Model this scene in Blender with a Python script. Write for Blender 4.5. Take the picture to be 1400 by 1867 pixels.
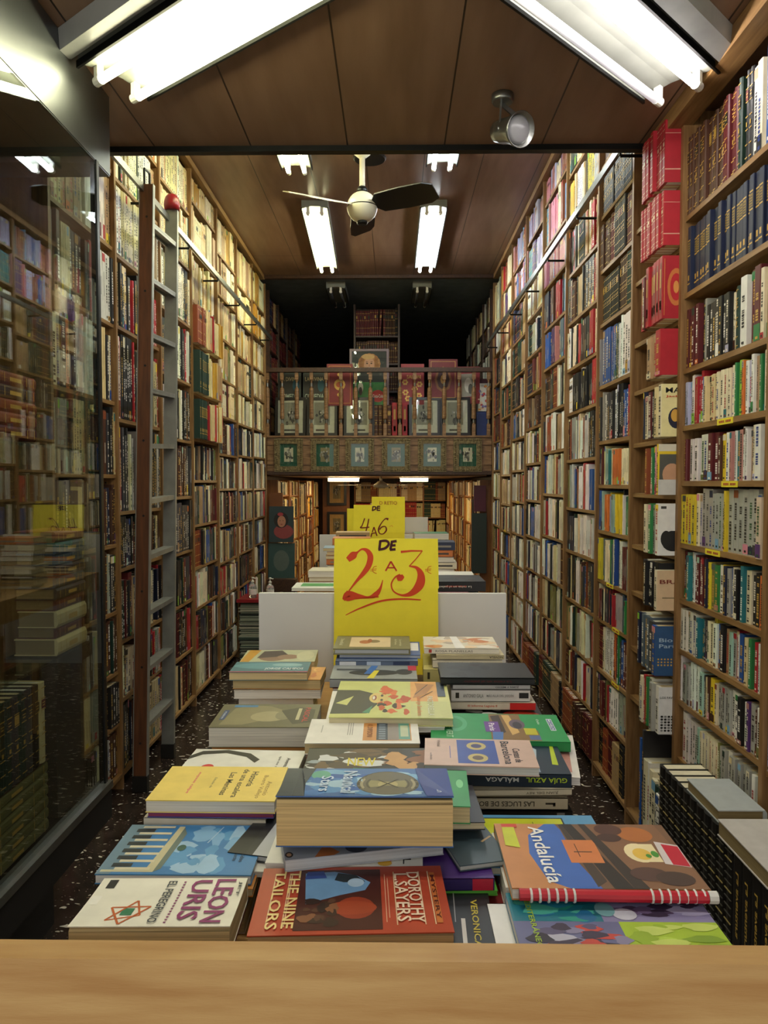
import bpy, math, random
from mathutils import Matrix, Vector
for o in list(bpy.data.objects): bpy.data.objects.remove(o)
SC = bpy.context.scene
COL = SC.collection
R = math.radians

# ------------------------------------------------------------------ camera
H = 1.53
cd = bpy.data.cameras.new('camera'); cam = bpy.data.objects.new('camera', cd); COL.objects.link(cam)
cd.sensor_fit = 'HORIZONTAL'; cd.sensor_width = 36.0; cd.lens = 36.0*1350/1400
cam.location = (0, 0, H)
cam.rotation_euler = (R(90-2.27), 0, R(0.764))
cd.clip_start = 0.02; cd.clip_end = 60
SC.camera = cam
# ------------------------------------------------------------------ world, exposure
w = bpy.data.worlds.new('night_street'); SC.world = w; w.use_nodes = True
w.node_tree.nodes['Background'].inputs[0].default_value = (1.0, .95, .86, 1)
w.node_tree.nodes['Background'].inputs[1].default_value = .50
SC.view_settings.view_transform = 'Standard'; SC.view_settings.look = 'None'
SC.view_settings.gamma = 1; SC.view_settings.use_curve_mapping = False
SC.view_settings.exposure = 1.22
TUBE_NEAR_L = 16; TUBE_NEAR_R = 21; TUBE_MID = 24; BACK_LAMP = 9
C_LEFT = (1.0, .95, .60); C_RIGHT = (1.0, .93, .90); C_MIDL = (.92, .88, .50); C_MIDR = (.90, .97, 1.0); C_BACK = (1.0, .74, .38)

# ------------------------------------------------------------------ dimensions
XR = 1.05; XL = -1.365            # faces of the right and left bookcases
ZC1 = 2.87; ZC2 = 3.665           # low ceiling by the entrance, high ceiling beyond
YB = 3.0                          # edge of the low ceiling
YM = 7.9                          # balcony front
# ------------------------------------------------------------------ colours
def lin(c):
    c = c/255.0
    return c/12.92 if c <= .04045 else ((c+.055)/1.055)**2.4
def hx(s, g=.5):
    s = s.lstrip('#')
    return (lin(int(s[0:2], 16)), lin(int(s[2:4], 16)), lin(int(s[4:6], 16)), g)
PAL = {'cream': 'E6DCBC', 'white': 'ECEAE2', 'grey': 'A8A79F', 'charcoal': '3A3A3C', 'black': '151517', 'navy': '18223F',
       'blue': '2453A0', 'sky blue': '77A9CC', 'teal': '1F7078', 'dark green': '17352B', 'green': '2F8146', 'lime green': '8DC63A',
       'olive': '74753D', 'yellow': 'E9CC2E', 'mustard': 'BA8B2E', 'orange': 'DC7430', 'red': 'AE1E2B', 'maroon': '5E1B20',
       'brown': '4C2C1C', 'tan': 'B0906A', 'pink': 'DB8CA0', 'purple': '55306E', 'lavender': 'AFAECB', 'mint': 'A6CBBC', 'ivory': 'D9C796',
       'dusky pink': 'B78079', 'rust': '8C4526', 'slate': '51606C'}
PC = {k: hx(v) for k, v in PAL.items()}
GOLD = hx('C9A24A', .6)

# ------------------------------------------------------------------ materials
def mat(name, col=(.5, .5, .5), rough=.5, metal=0, noise=0, nscale=8, stretch=(1, 1, 1), col2=None, emit=None, es=0, bump=0, bscale=60, spec=.5, coat=0):
    m = bpy.data.materials.new(name); m.use_nodes = True
    nt = m.node_tree; b = nt.nodes['Principled BSDF']
    b.inputs['Base Color'].default_value = (*col[:3], 1); b.inputs['Roughness'].default_value = rough
    b.inputs['Metallic'].default_value = metal; b.inputs['Specular IOR Level'].default_value = spec
    b.inputs['Coat Weight'].default_value = coat
    tc = nt.nodes.new('ShaderNodeTexCoord'); mp = nt.nodes.new('ShaderNodeMapping'); mp.inputs['Scale'].default_value = stretch
    nt.links.new(tc.outputs['Object'], mp.inputs[0])
    if noise or col2:
        n = nt.nodes.new('ShaderNodeTexNoise'); n.inputs['Scale'].default_value = nscale; n.inputs['Detail'].default_value = 5
        nt.links.new(mp.outputs[0], n.inputs['Vector'])
        r = nt.nodes.new('ShaderNodeValToRGB')
        r.color_ramp.elements[0].position = .32; r.color_ramp.elements[1].position = .68
        c2 = col2 if col2 else tuple(max(0, c*(1-noise)) for c in col[:3])
        r.color_ramp.elements[0].color = (*c2[:3], 1); r.color_ramp.elements[1].color = (*col[:3], 1)
        nt.links.new(n.outputs['Fac'], r.inputs[0]); nt.links.new(r.outputs[0], b.inputs['Base Color'])
    if bump:
        n2 = nt.nodes.new('ShaderNodeTexNoise'); n2.inputs['Scale'].default_value = bscale
        nt.links.new(mp.outputs[0], n2.inputs['Vector'])
        bp = nt.nodes.new('ShaderNodeBump'); bp.inputs['Strength'].default_value = bump; bp.inputs['Distance'].default_value = .004
        nt.links.new(n2.outputs['Fac'], bp.inputs['Height']); nt.links.new(bp.outputs[0], b.inputs['Normal'])
    if emit:
        b.inputs['Emission Color'].default_value = (*emit, 1); b.inputs['Emission Strength'].default_value = es
    return m
def paint_mat(name, rmin=.25, rmax=.75, grain=.12):
    m = bpy.data.materials.new(name); m.use_nodes = True
    nt = m.node_tree; b = nt.nodes['Principled BSDF']
    a = nt.nodes.new('ShaderNodeAttribute'); a.attribute_name = 'Col'
    n = nt.nodes.new('ShaderNodeTexNoise'); n.inputs['Scale'].default_value = 35; n.inputs['Detail'].default_value = 6
    g = nt.nodes.new('ShaderNodeNewGeometry'); nt.links.new(g.outputs['Position'], n.inputs['Vector'])
    mr = nt.nodes.new('ShaderNodeMapRange'); mr.inputs['From Min'].default_value = .3; mr.inputs['From Max'].default_value = .7
    mr.inputs['To Min'].default_value = 1-grain; mr.inputs['To Max'].default_value = 1
    nt.links.new(n.outputs['Fac'], mr.inputs['Value'])
    mx = nt.nodes.new('ShaderNodeVectorMath'); mx.operation = 'SCALE'
    nt.links.new(a.outputs['Color'], mx.inputs[0]); nt.links.new(mr.outputs[0], mx.inputs['Scale'])
    nt.links.new(mx.outputs[0], b.inputs['Base Color'])
    r2 = nt.nodes.new('ShaderNodeMapRange'); r2.inputs['To Min'].default_value = rmax; r2.inputs['To Max'].default_value = rmin
    nt.links.new(a.outputs['Alpha'], r2.inputs['Value']); nt.links.new(r2.outputs[0], b.inputs['Roughness'])
    return m
def page_mat():
    # a block of paper edges: fine lines parallel to the covers
    m = bpy.data.materials.new('page_edges'); m.use_nodes = True
    nt = m.node_tree; b = nt.nodes['Principled BSDF']; b.inputs['Roughness'].default_value = .85
    a = nt.nodes.new('ShaderNodeAttribute'); a.attribute_name = 'Col'
    tc = nt.nodes.new('ShaderNodeTexCoord'); mp = nt.nodes.new('ShaderNodeMapping'); mp.inputs['Scale'].default_value = (6, 6, 700)
    nt.links.new(tc.outputs['Object'], mp.inputs[0])
    n = nt.nodes.new('ShaderNodeTexNoise'); n.inputs['Scale'].default_value = 1; n.inputs['Detail'].default_value = 3
    nt.links.new(mp.outputs[0], n.inputs['Vector'])
    mr = nt.nodes.new('ShaderNodeMapRange'); mr.inputs['From Min'].default_value = .35; mr.inputs['From Max'].default_value = .6
    mr.inputs['To Min'].default_value = .72; mr.inputs['To Max'].default_value = 1
    nt.links.new(n.outputs['Fac'], mr.inputs['Value'])
    mx = nt.nodes.new('ShaderNodeVectorMath'); mx.operation = 'SCALE'
    nt.links.new(a.outputs['Color'], mx.inputs[0]); nt.links.new(mr.outputs[0], mx.inputs['Scale'])
    nt.links.new(mx.outputs[0], b.inputs['Base Color'])
    return m
PAINT = paint_mat('printed_paper'); PAGES = page_mat()
SIGNM = paint_mat('marker_on_card', .5, .9, .05)
WOOD = mat('oak_shelf', hx('9A7748'), .5, nscale=5, stretch=(14, 1.2, 14), col2=hx('76552D'), bump=.05)
WOODV = mat('oak_upright', hx('967246'), .5, nscale=5, stretch=(14, 14, 1.2), col2=hx('72502A'), bump=.05)
DARKWOOD = mat('dark_stained_wood', hx('4A2E1C'), .45, nscale=5, stretch=(14, 1.5, 14), col2=hx('2E1B10'))
MEZZWOOD = mat('walnut_panel', hx('96724E'), .45, nscale=6, stretch=(1.5, 10, 10), col2=hx('644528'))
PINE = mat('pale_table_wood', hx('BF9A60'), .45, nscale=4, stretch=(1.5, 10, 14), col2=hx('A87C42'), bump=.06)
KICK = mat('black_plinth', hx('15120F'), .6, noise=.3)
STEEL = mat('brushed_steel', hx('8E908C'), .32, metal=.9, noise=.15, nscale=20)
ALU = mat('grey_ladder_metal', hx('9A9C98'), .45, metal=.55, noise=.25, nscale=12)
DARKMETAL = mat('dark_metal', hx('2A2B2A'), .35, metal=.8, noise=.2)
FASCIA = mat('polished_fascia', hx('7A7E80'), .36, metal=.95, noise=.25, nscale=3)
WHITEMETAL = mat('white_enamel', hx('E6E4D8'), .35, noise=.06)
CREAMPL = mat('cream_plastic', hx('CFC9B0'), .35, noise=.08)
SHADEDM = mat('shaded_blade', hx('131417'), .35, noise=.2)  # fan blade with its shade put into the colour
CHAN = mat('grey_lamp_channel', hx('A9ABA8'), .35, noise=.25)
TRAY = mat('worn_lamp_tray', hx('83857C'), .5, noise=.2)
WHITEB = mat('white_board', hx('D9D9D4'), .6, noise=.07, nscale=5)
REDPL = mat('red_plastic', hx('8E1A22'), .35, noise=.1)
BACKP = mat('shelf_back_dark', hx('4A2F1A'), .6, nscale=5, stretch=(3, 3, 1), col2=hx('33200F'))
MARBLE = mat('orange_brown_panel', hx('8A5226'), .45, nscale=4, col2=hx('6B3D1B'))
def ceil_mat(name, c1, c2, pitch, off, yseam=None, rough=.32):
    m = mat(name, c1, rough, nscale=3, stretch=(5, .7, 1), col2=c2)
    nt = m.node_tree; b = nt.nodes['Principled BSDF']
    src = b.inputs['Base Color'].links[0].from_socket
    g = nt.nodes.new('ShaderNodeNewGeometry'); s = nt.nodes.new('ShaderNodeSeparateXYZ'); nt.links.new(g.outputs['Position'], s.inputs[0])
    def chain(sock, pitch, off):
        prev = sock
        for op, v in (('ADD', off), ('DIVIDE', pitch), ('FRACT', None), ('LESS_THAN', .006/pitch)):
            n = nt.nodes.new('ShaderNodeMath'); n.operation = op; nt.links.new(prev, n.inputs[0])
            if v is not None: n.inputs[1].default_value = v
            prev = n.outputs[0]
        return prev
    f = chain(s.outputs['X'], pitch, off)
    if yseam:
        f2 = chain(s.outputs['Y'], yseam, .3); mm = nt.nodes.new('ShaderNodeMath'); mm.operation = 'MAXIMUM'
        nt.links.new(f, mm.inputs[0]); nt.links.new(f2, mm.inputs[1]); f = mm.outputs[0]
    mx = nt.nodes.new('ShaderNodeMix'); mx.data_type = 'RGBA'
    nt.links.new(f, mx.inputs[0]); nt.links.new(src, mx.inputs[6]); mx.inputs[7].default_value = hx('2A1A10')
    nt.links.new(mx.outputs[2], b.inputs['Base Color'])
    return m
CEIL1 = ceil_mat('veneer_ceiling_boards', hx('8A6C55'), hx('785B44'), .385, .573+3.85, None, .42)
CEIL2 = ceil_mat('veneer_ceiling_far', hx('806452'), hx('6C503E'), .385, .573+3.85, 2.45, .36)
CEILD = mat('black_loft_ceiling', hx('6A7880'), .6, noise=.3)
def floor_mat():
    m = mat('terrazzo', hx('3A2F2A'), .25, nscale=14, col2=hx('1E1815'))
    nt = m.node_tree; b = nt.nodes['Principled BSDF']; src = b.inputs['Base Color'].links[0].from_socket
    tc = nt.nodes.new('ShaderNodeTexCoord')
    nz = nt.nodes.new('ShaderNodeTexNoise'); nz.inputs['Scale'].default_value = 9
    nt.links.new(tc.outputs['Object'], nz.inputs['Vector'])
    va = nt.nodes.new('ShaderNodeVectorMath'); va.operation = 'MULTIPLY_ADD'; va.inputs[1].default_value = (.12, .12, .12)
    nt.links.new(nz.outputs['Color'], va.inputs[0]); nt.links.new(tc.outputs['Object'], va.inputs[2])
    last = src
    for sc, th, col in ((26, .23, hx('CFC6B8')), (15, .17, hx('E4DDD0')), (60, .20, hx('7E6A5C'))):
        mp = nt.nodes.new('ShaderNodeMapping'); mp.inputs['Scale'].default_value = (1, 1.9, 1); mp.inputs['Rotation'].default_value = (0, 0, sc)
        nt.links.new(va.outputs[0], mp.inputs[0])
        v = nt.nodes.new('ShaderNodeTexVoronoi'); v.inputs['Scale'].default_value = sc; nt.links.new(mp.outputs[0], v.inputs['Vector'])
        lt = nt.nodes.new('ShaderNodeMath'); lt.operation = 'LESS_THAN'; lt.inputs[1].default_value = th
        nt.links.new(v.outputs['Distance'], lt.inputs[0])
        sx = nt.nodes.new('ShaderNodeSeparateColor'); nt.links.new(v.outputs['Color'], sx.inputs[0])
        gt = nt.nodes.new('ShaderNodeMath'); gt.operation = 'GREATER_THAN'; gt.inputs[1].default_value = .55; nt.links.new(sx.outputs[0], gt.inputs[0])
        ml = nt.nodes.new('ShaderNodeMath'); ml.operation = 'MULTIPLY'; nt.links.new(lt.outputs[0], ml.inputs[0]); nt.links.new(gt.outputs[0], ml.inputs[1])
        mx = nt.nodes.new('ShaderNodeMix'); mx.data_type = 'RGBA'; nt.links.new(ml.outputs[0], mx.inputs[0]); nt.links.new(last, mx.inputs[6]); mx.inputs[7].default_value = col
        last = mx.outputs[2]
    nt.links.new(last, b.inputs['Base Color'])
    return m
FLOOR = floor_mat()
def glass_mat():
    m = bpy.data.materials.new('window_glass'); m.use_nodes = True; nt = m.node_tree
    for n in list(nt.nodes): nt.nodes.remove(n)
    out = nt.nodes.new('ShaderNodeOutputMaterial'); tr = nt.nodes.new('ShaderNodeBsdfTransparent'); gl = nt.nodes.new('ShaderNodeBsdfGlossy')
    tr.inputs[0].default_value = (.86, .89, .86, 1)
    gl.inputs['Roughness'].default_value = .0; gl.inputs['Color'].default_value = (.95, .98, 1, 1)
    g = nt.nodes.new('ShaderNodeNewGeometry'); dt = nt.nodes.new('ShaderNodeVectorMath'); dt.operation = 'DOT_PRODUCT'
    nt.links.new(g.outputs['Normal'], dt.inputs[0]); nt.links.new(g.outputs['Incoming'], dt.inputs[1])
    prev = dt.outputs['Value']
    for op, v in (('ABSOLUTE', None), ('SUBTRACT', 1), ('ABSOLUTE', None), ('POWER', 5), ('MULTIPLY', 1.3), ('ADD', .07)):
        n = nt.nodes.new('ShaderNodeMath'); n.operation = op; nt.links.new(prev, n.inputs[0])
        if v is not None: n.inputs[1].default_value = v
        prev = n.outputs[0]
    mx = nt.nodes.new('ShaderNodeMixShader')
    nt.links.new(prev, mx.inputs[0]); nt.links.new(tr.outputs[0], mx.inputs[1]); nt.links.new(gl.outputs[0], mx.inputs[2])
    nt.links.new(mx.outputs[0], out.inputs[0])
    return m
GLASS = glass_mat()
CLEAR = mat('clear_plastic', hx('E8EEF0'), .08, noise=.02)
CLEAR.node_tree.nodes['Principled BSDF'].inputs['Transmission Weight'].default_value = .8
def emis(name, col, s):
    return mat(name, (.9, .9, .9), .4, emit=col, es=s)

# ------------------------------------------------------------------ mesh builder
class MB:
    def __init__(s): s.v = []; s.f = []; s.c = []
    def add(s, vs, fs, col=(.8, .8, .8, .5)):
        n = len(s.v); s.v += [tuple(p) for p in vs]
        for f in fs: s.f.append(tuple(i+n for i in f)); s.c.append(col)
        return s
    def hexa(s, p, col=(.8, .8, .8, .5)):       # eight corners, bottom four then top four
        return s.add(p, [(3, 2, 1, 0), (4, 5, 6, 7), (0, 1, 5, 4), (1, 2, 6, 5), (2, 3, 7, 6), (3, 0, 4, 7)], col)
    def box(s, x0, x1, y0, y1, z0, z1, col=(.8, .8, .8, .5)):
        return s.hexa([(x0, y0, z0), (x1, y0, z0), (x1, y1, z0), (x0, y1, z0), (x0, y0, z1), (x1, y0, z1), (x1, y1, z1), (x0, y1, z1)], col)
    def bar(s, a, b, w, h, col=(.8, .8, .8, .5), up=(0, 0, 1)):
        a = Vector(a); b = Vector(b); d = (b-a).normalized(); u = Vector(up)
        sd = d.cross(u).normalized(); u = sd.cross(d).normalized()
        P = []
        for q in (-1, 1):
            for p in ((a, -1), (a, 1), (b, 1), (b, -1)):
                P.append(p[0] + sd*(p[1]*w/2) + u*(q*h/2))
        return s.hexa(P, col)
    def tube(s, a, b, r, n=12, col=(.8, .8, .8, .5), r2=None, cap=True):
        a = Vector(a); b = Vector(b); d = (b-a).normalized()
        u = d.cross(Vector((0, 0, 1)) if abs(d.z) < .9 else Vector((1, 0, 0))).normalized(); v = d.cross(u)
        r2 = r if r2 is None else r2
        P = [a+u*(r*math.cos(2*math.pi*i/n))+v*(r*math.sin(2*math.pi*i/n)) for i in range(n)]
        P += [b+u*(r2*math.cos(2*math.pi*i/n))+v*(r2*math.sin(2*math.pi*i/n)) for i in range(n)]
        F = [(i, (i+1) % n, (i+1) % n+n, i+n) for i in range(n)]
        if cap: F += [tuple(range(n-1, -1, -1)), tuple(range(n, 2*n))]
        return s.add(P, F, col)
    def lathe(s, c, prof, n=20, col=(.8, .8, .8, .5), axis=(0, 0, 1)):
        c = Vector(c); d = Vector(axis).normalized()
        u = d.cross(Vector((0, 0, 1)) if abs(d.z) < .9 else Vector((1, 0, 0))).normalized(); v = d.cross(u)
        P = []; F = []
        for r, z in prof:
            for i in range(n):
                t = 2*math.pi*i/n
                P.append(c+d*z+u*(r*math.cos(t))+v*(r*math.sin(t)))
        for k in range(len(prof)-1):
            for i in range(n):
                j = (i+1) % n
                F.append((k*n+i, k*n+j, (k+1)*n+j, (k+1)*n+i))
        F.append(tuple(range(n-1, -1, -1))); F.append(tuple((len(prof)-1)*n+i for i in range(n)))
        return s.add(P, F, col)
    def build(s, name, m, parent=None, org=(0, 0, 0), rot=0, smooth=False):
        me = bpy.data.meshes.new(name)
        ox, oy, oz = org
        me.from_pydata([(x-ox, y-oy, z-oz) for x, y, z in s.v], [], s.f)
        at = me.color_attributes.new('Col', 'FLOAT_COLOR', 'CORNER')
        buf = []
        for f, c in zip(s.f, s.c):
            c4 = tuple(c) if len(c) == 4 else (*c, .5)
            buf.extend(c4*len(f))
        at.data.foreach_set('color', buf)
        me.materials.append(m)
        if smooth:
            me.polygons.foreach_set('use_smooth', [len(p.vertices) == 4 for p in me.polygons])
        me.update()
        o = bpy.data.objects.new(name, me); COL.objects.link(o)
        if parent is not None:
            o.parent = parent
            pl = parent.location
            o.location = (ox-pl[0], oy-pl[1], oz-pl[2]) if tuple(org) != (0, 0, 0) or tuple(pl) != (0, 0, 0) else (0, 0, 0)
        else:
            o.location = org; o.rotation_euler = (0, 0, rot)
        return o
def tag(o, label=None, cat=None, group=None, kind=None):
    if label: o['label'] = label
    if cat: o['category'] = cat
    if group: o['group'] = group
    if kind: o['kind'] = kind
    return o
def empty(name, loc, label, cat, group=None):
    o = bpy.data.objects.new(name, None); COL.objects.link(o); o.location = loc; o.empty_display_size = .05
    return tag(o, label, cat, group)
def part(mb, name, m, parent, smooth=False, label=None):
    o = mb.build(name, m, parent, org=tuple(parent.location) if parent.parent is None else (0, 0, 0), smooth=smooth)
    if parent.parent is not None:
        # geometry given in world space: express it in the thing's frame
        w = parent.parent.location
        o.location = (0, 0, 0)
        me = o.data
        ox = w[0]+parent.location[0]; oy = w[1]+parent.location[1]; oz = w[2]+parent.location[2]
        me.transform(Matrix.Translation((-ox, -oy, -oz)))
    if label: o['label'] = label
    return o
def struct(mb, name, m):
    o = mb.build(name, m); o['kind'] = 'structure'; return o
_tx = {}
def text_mesh(s):
    if s not in _tx:
        c = bpy.data.curves.new('lettering', 'FONT'); c.body = s; c.resolution_u = 2; c.offset = .014; c.align_x = 'CENTER'; c.align_y = 'CENTER'
        o = bpy.data.objects.new('lettering', c)
        me = bpy.data.meshes.new_from_object(o)
        vs = [tuple(v.co) for v in me.vertices]; fs = [tuple(p.vertices) for p in me.polygons]
        bpy.data.objects.remove(o); bpy.data.curves.remove(c); bpy.data.meshes.remove(me)
        xs = [v[0] for v in vs]; ys = [v[1] for v in vs]
        x0, x1, y0, y1 = min(xs), max(xs), min(ys), max(ys)
        vs = [((v[0]-(x0+x1)/2)/(x1-x0), (v[1]-(y0+y1)/2)/(y1-y0)) for v in vs]
        _tx[s] = (vs, fs)
    return _tx[s]
def add_text(mb, s, O, U, V, w, h, col):
    """lettering centred at O, reading along U, letter tops along V"""
    vs, fs = text_mesh(s); O = Vector(O); U = Vector(U); V = Vector(V)
    mb.add([O+U*(a*w)+V*(b*h) for a, b in vs], fs, col)
def ribbon(mb, pts, O, U, V, col, cap=True):
    """pen stroke: pts are (u, v, width)"""
    O = Vector(O); U = Vector(U); V = Vector(V); P = []
    n = len(pts)
    for i, (a, b, wd) in enumerate(pts):
        a0, b0, _ = pts[max(0, i-1)]; a1, b1, _ = pts[min(n-1, i+1)]
        dx, dy = a1-a0, b1-b0; l = math.hypot(dx, dy) or 1
        nx, ny = -dy/l*wd/2, dx/l*wd/2
        P.append(O+U*(a+nx)+V*(b+ny)); P.append(O+U*(a-nx)+V*(b-ny))
    F = [(2*i, 2*i+1, 2*i+3, 2*i+2) for i in range(n-1)]
    mb.add(P, F, col)
def spline(pts, k=6):
    out = []
    n = len(pts)
    for i in range(n-1):
        p0 = pts[max(0, i-1)]; p1 = pts[i]; p2 = pts[i+1]; p3 = pts[min(n-1, i+2)]
        for j in range(k):
            t = j/k
            out.append(tuple(.5*((2*p1[q])+(-p0[q]+p2[q])*t+(2*p0[q]-5*p1[q]+4*p2[q]-p3[q])*t*t+(-p0[q]+3*p1[q]-3*p2[q]+p3[q])*t**3) for q in range(3)))
    out.append(pts[-1]); return out
# what the camera sees, used only to choose which shelved books are worth an object of their own
_ci = Matrix.Translation(cam.location) @ cam.rotation_euler.to_matrix().to_4x4()
_ci = _ci.inverted()
def proj(x, y, z):
    p = _ci @ Vector((x, y, z))
    if p.z > -.05: return None
    return 700+1350*p.x/-p.z, 933.5-1350*p.y/-p.z
def ordn(i):
    L = ['zeroth', 'first', 'second', 'third', 'fourth', 'fifth', 'sixth', 'seventh', 'eighth', 'ninth', 'tenth', 'eleventh', 'twelfth', 'thirteenth', 'fourteenth', 'fifteenth', 'sixteenth', 'seventeenth', 'eighteenth', 'nineteenth', 'twentieth']
    if i < len(L): return L[i]
    t = ['', '', 'twenty', 'thirty', 'forty', 'fifty', 'sixty', 'seventy'][i//10]
    return t+'-'+L[i % 10] if i % 10 else t[:-1]+'ieth'
# ------------------------------------------------------------------ setting
b = MB(); b.box(-1.75, 1.45, -.6, 7.95, -.05, 0); struct(b, 'floor', FLOOR)
b = MB(); b.box(-1.75, 1.45, 7.95, 14.2, -1.0, -.95); struct(b, 'floor', DARKWOOD)
b = MB(); b.box(-1.75, -1.66, -.6, 14.2, -1, 3.75); struct(b, 'wall_left', BACKP)
b = MB(); b.box(1.34, 1.45, -.6, 14.2, -1, 3.75); struct(b, 'wall_right', BACKP)
b = MB(); b.box(-1.66, 1.34, 14.05, 14.2, -1, 3.75); struct(b, 'wall_back', BACKP)
b = MB(); b.box(-1.66, 1.34, 7.95, 8.0, -1, -.05); struct(b, 'trim_step', KICK)
b = MB(); b.box(-1.66, 1.34, -.6, YB, ZC1, ZC1+.05); struct(b, 'ceiling', CEIL1)
b = MB(); b.box(-1.66, 1.34, YB-.04, YB, ZC1+.05, ZC2); struct(b, 'wall_front', CEIL1)
b = MB(); b.box(-1.66, 1.34, YB, 7.72, ZC2, ZC2+.05); struct(b, 'ceiling', CEIL2)
b = MB(); b.box(-1.66, 1.34, 7.72, 14.1, ZC2-.0, ZC2+.05); struct(b, 'ceiling', CEILD)
b = MB(); b.box(-1.66, 1.34, YB-.005, YB+.03, ZC1-.022, ZC1+.03); struct(b, 'trim_1', DARKMETAL)
b = MB(); b.box(-1.36, 1.04, 7.69, 7.74, ZC2-.035, ZC2-.001); struct(b, 'trim_2', DARKWOOD)
b = MB(); b.box(-1.34, 1.0, 8.0, 14.0, 1.60, 1.64); struct(b, 'ceiling', MEZZWOOD)     # loft floor, ceiling of the back room
for nm, x0, x1 in (('trim_3', XL-.02, XL+.03), ('trim_4', XR-.03, XR+.02)):
    b = MB(); b.box(x0, x1, YB+.04, 7.7, ZC2-.045, ZC2-.002); struct(b, nm, WOOD)
b = MB(); b.box(XR-.06, XR+.02, .9, YB-.05, ZC1-.06, ZC1-.002); struct(b, 'trim_5', WOOD)

# ------------------------------------------------------------------ shelving and shelved books
rng = random.Random(7)
class Wall:
    def __init__(s, O, T, D): s.O = Vector(O); s.T = Vector(T); s.D = Vector(D)
    def p(s, t, d, z): return (s.O.x+s.T.x*t+s.D.x*d, s.O.y+s.T.y*t+s.D.y*d, z)
    def box(s, mb, t0, t1, d0, d1, z0, z1, col=(.8, .8, .8, .5)):
        P = [s.p(t0, d0, z0), s.p(t1, d0, z0), s.p(t1, d1, z0), s.p(t0, d1, z0), s.p(t0, d0, z1), s.p(t1, d0, z1), s.p(t1, d1, z1), s.p(t0, d1, z1)]
        mb.hexa(P, col)
WR = Wall((XR, 0, 0), (0, 1, 0), (1, 0, 0)); WL = Wall((XL, 0, 0), (0, 1, 0), (-1, 0, 0))
def vary(c, r, a=.10):
    k = 1+r.uniform(-a, a)
    return tuple(min(1, max(0, x*k*(1+r.uniform(-a/3, a/3)))) for x in c[:3])+(c[3],)
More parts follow.
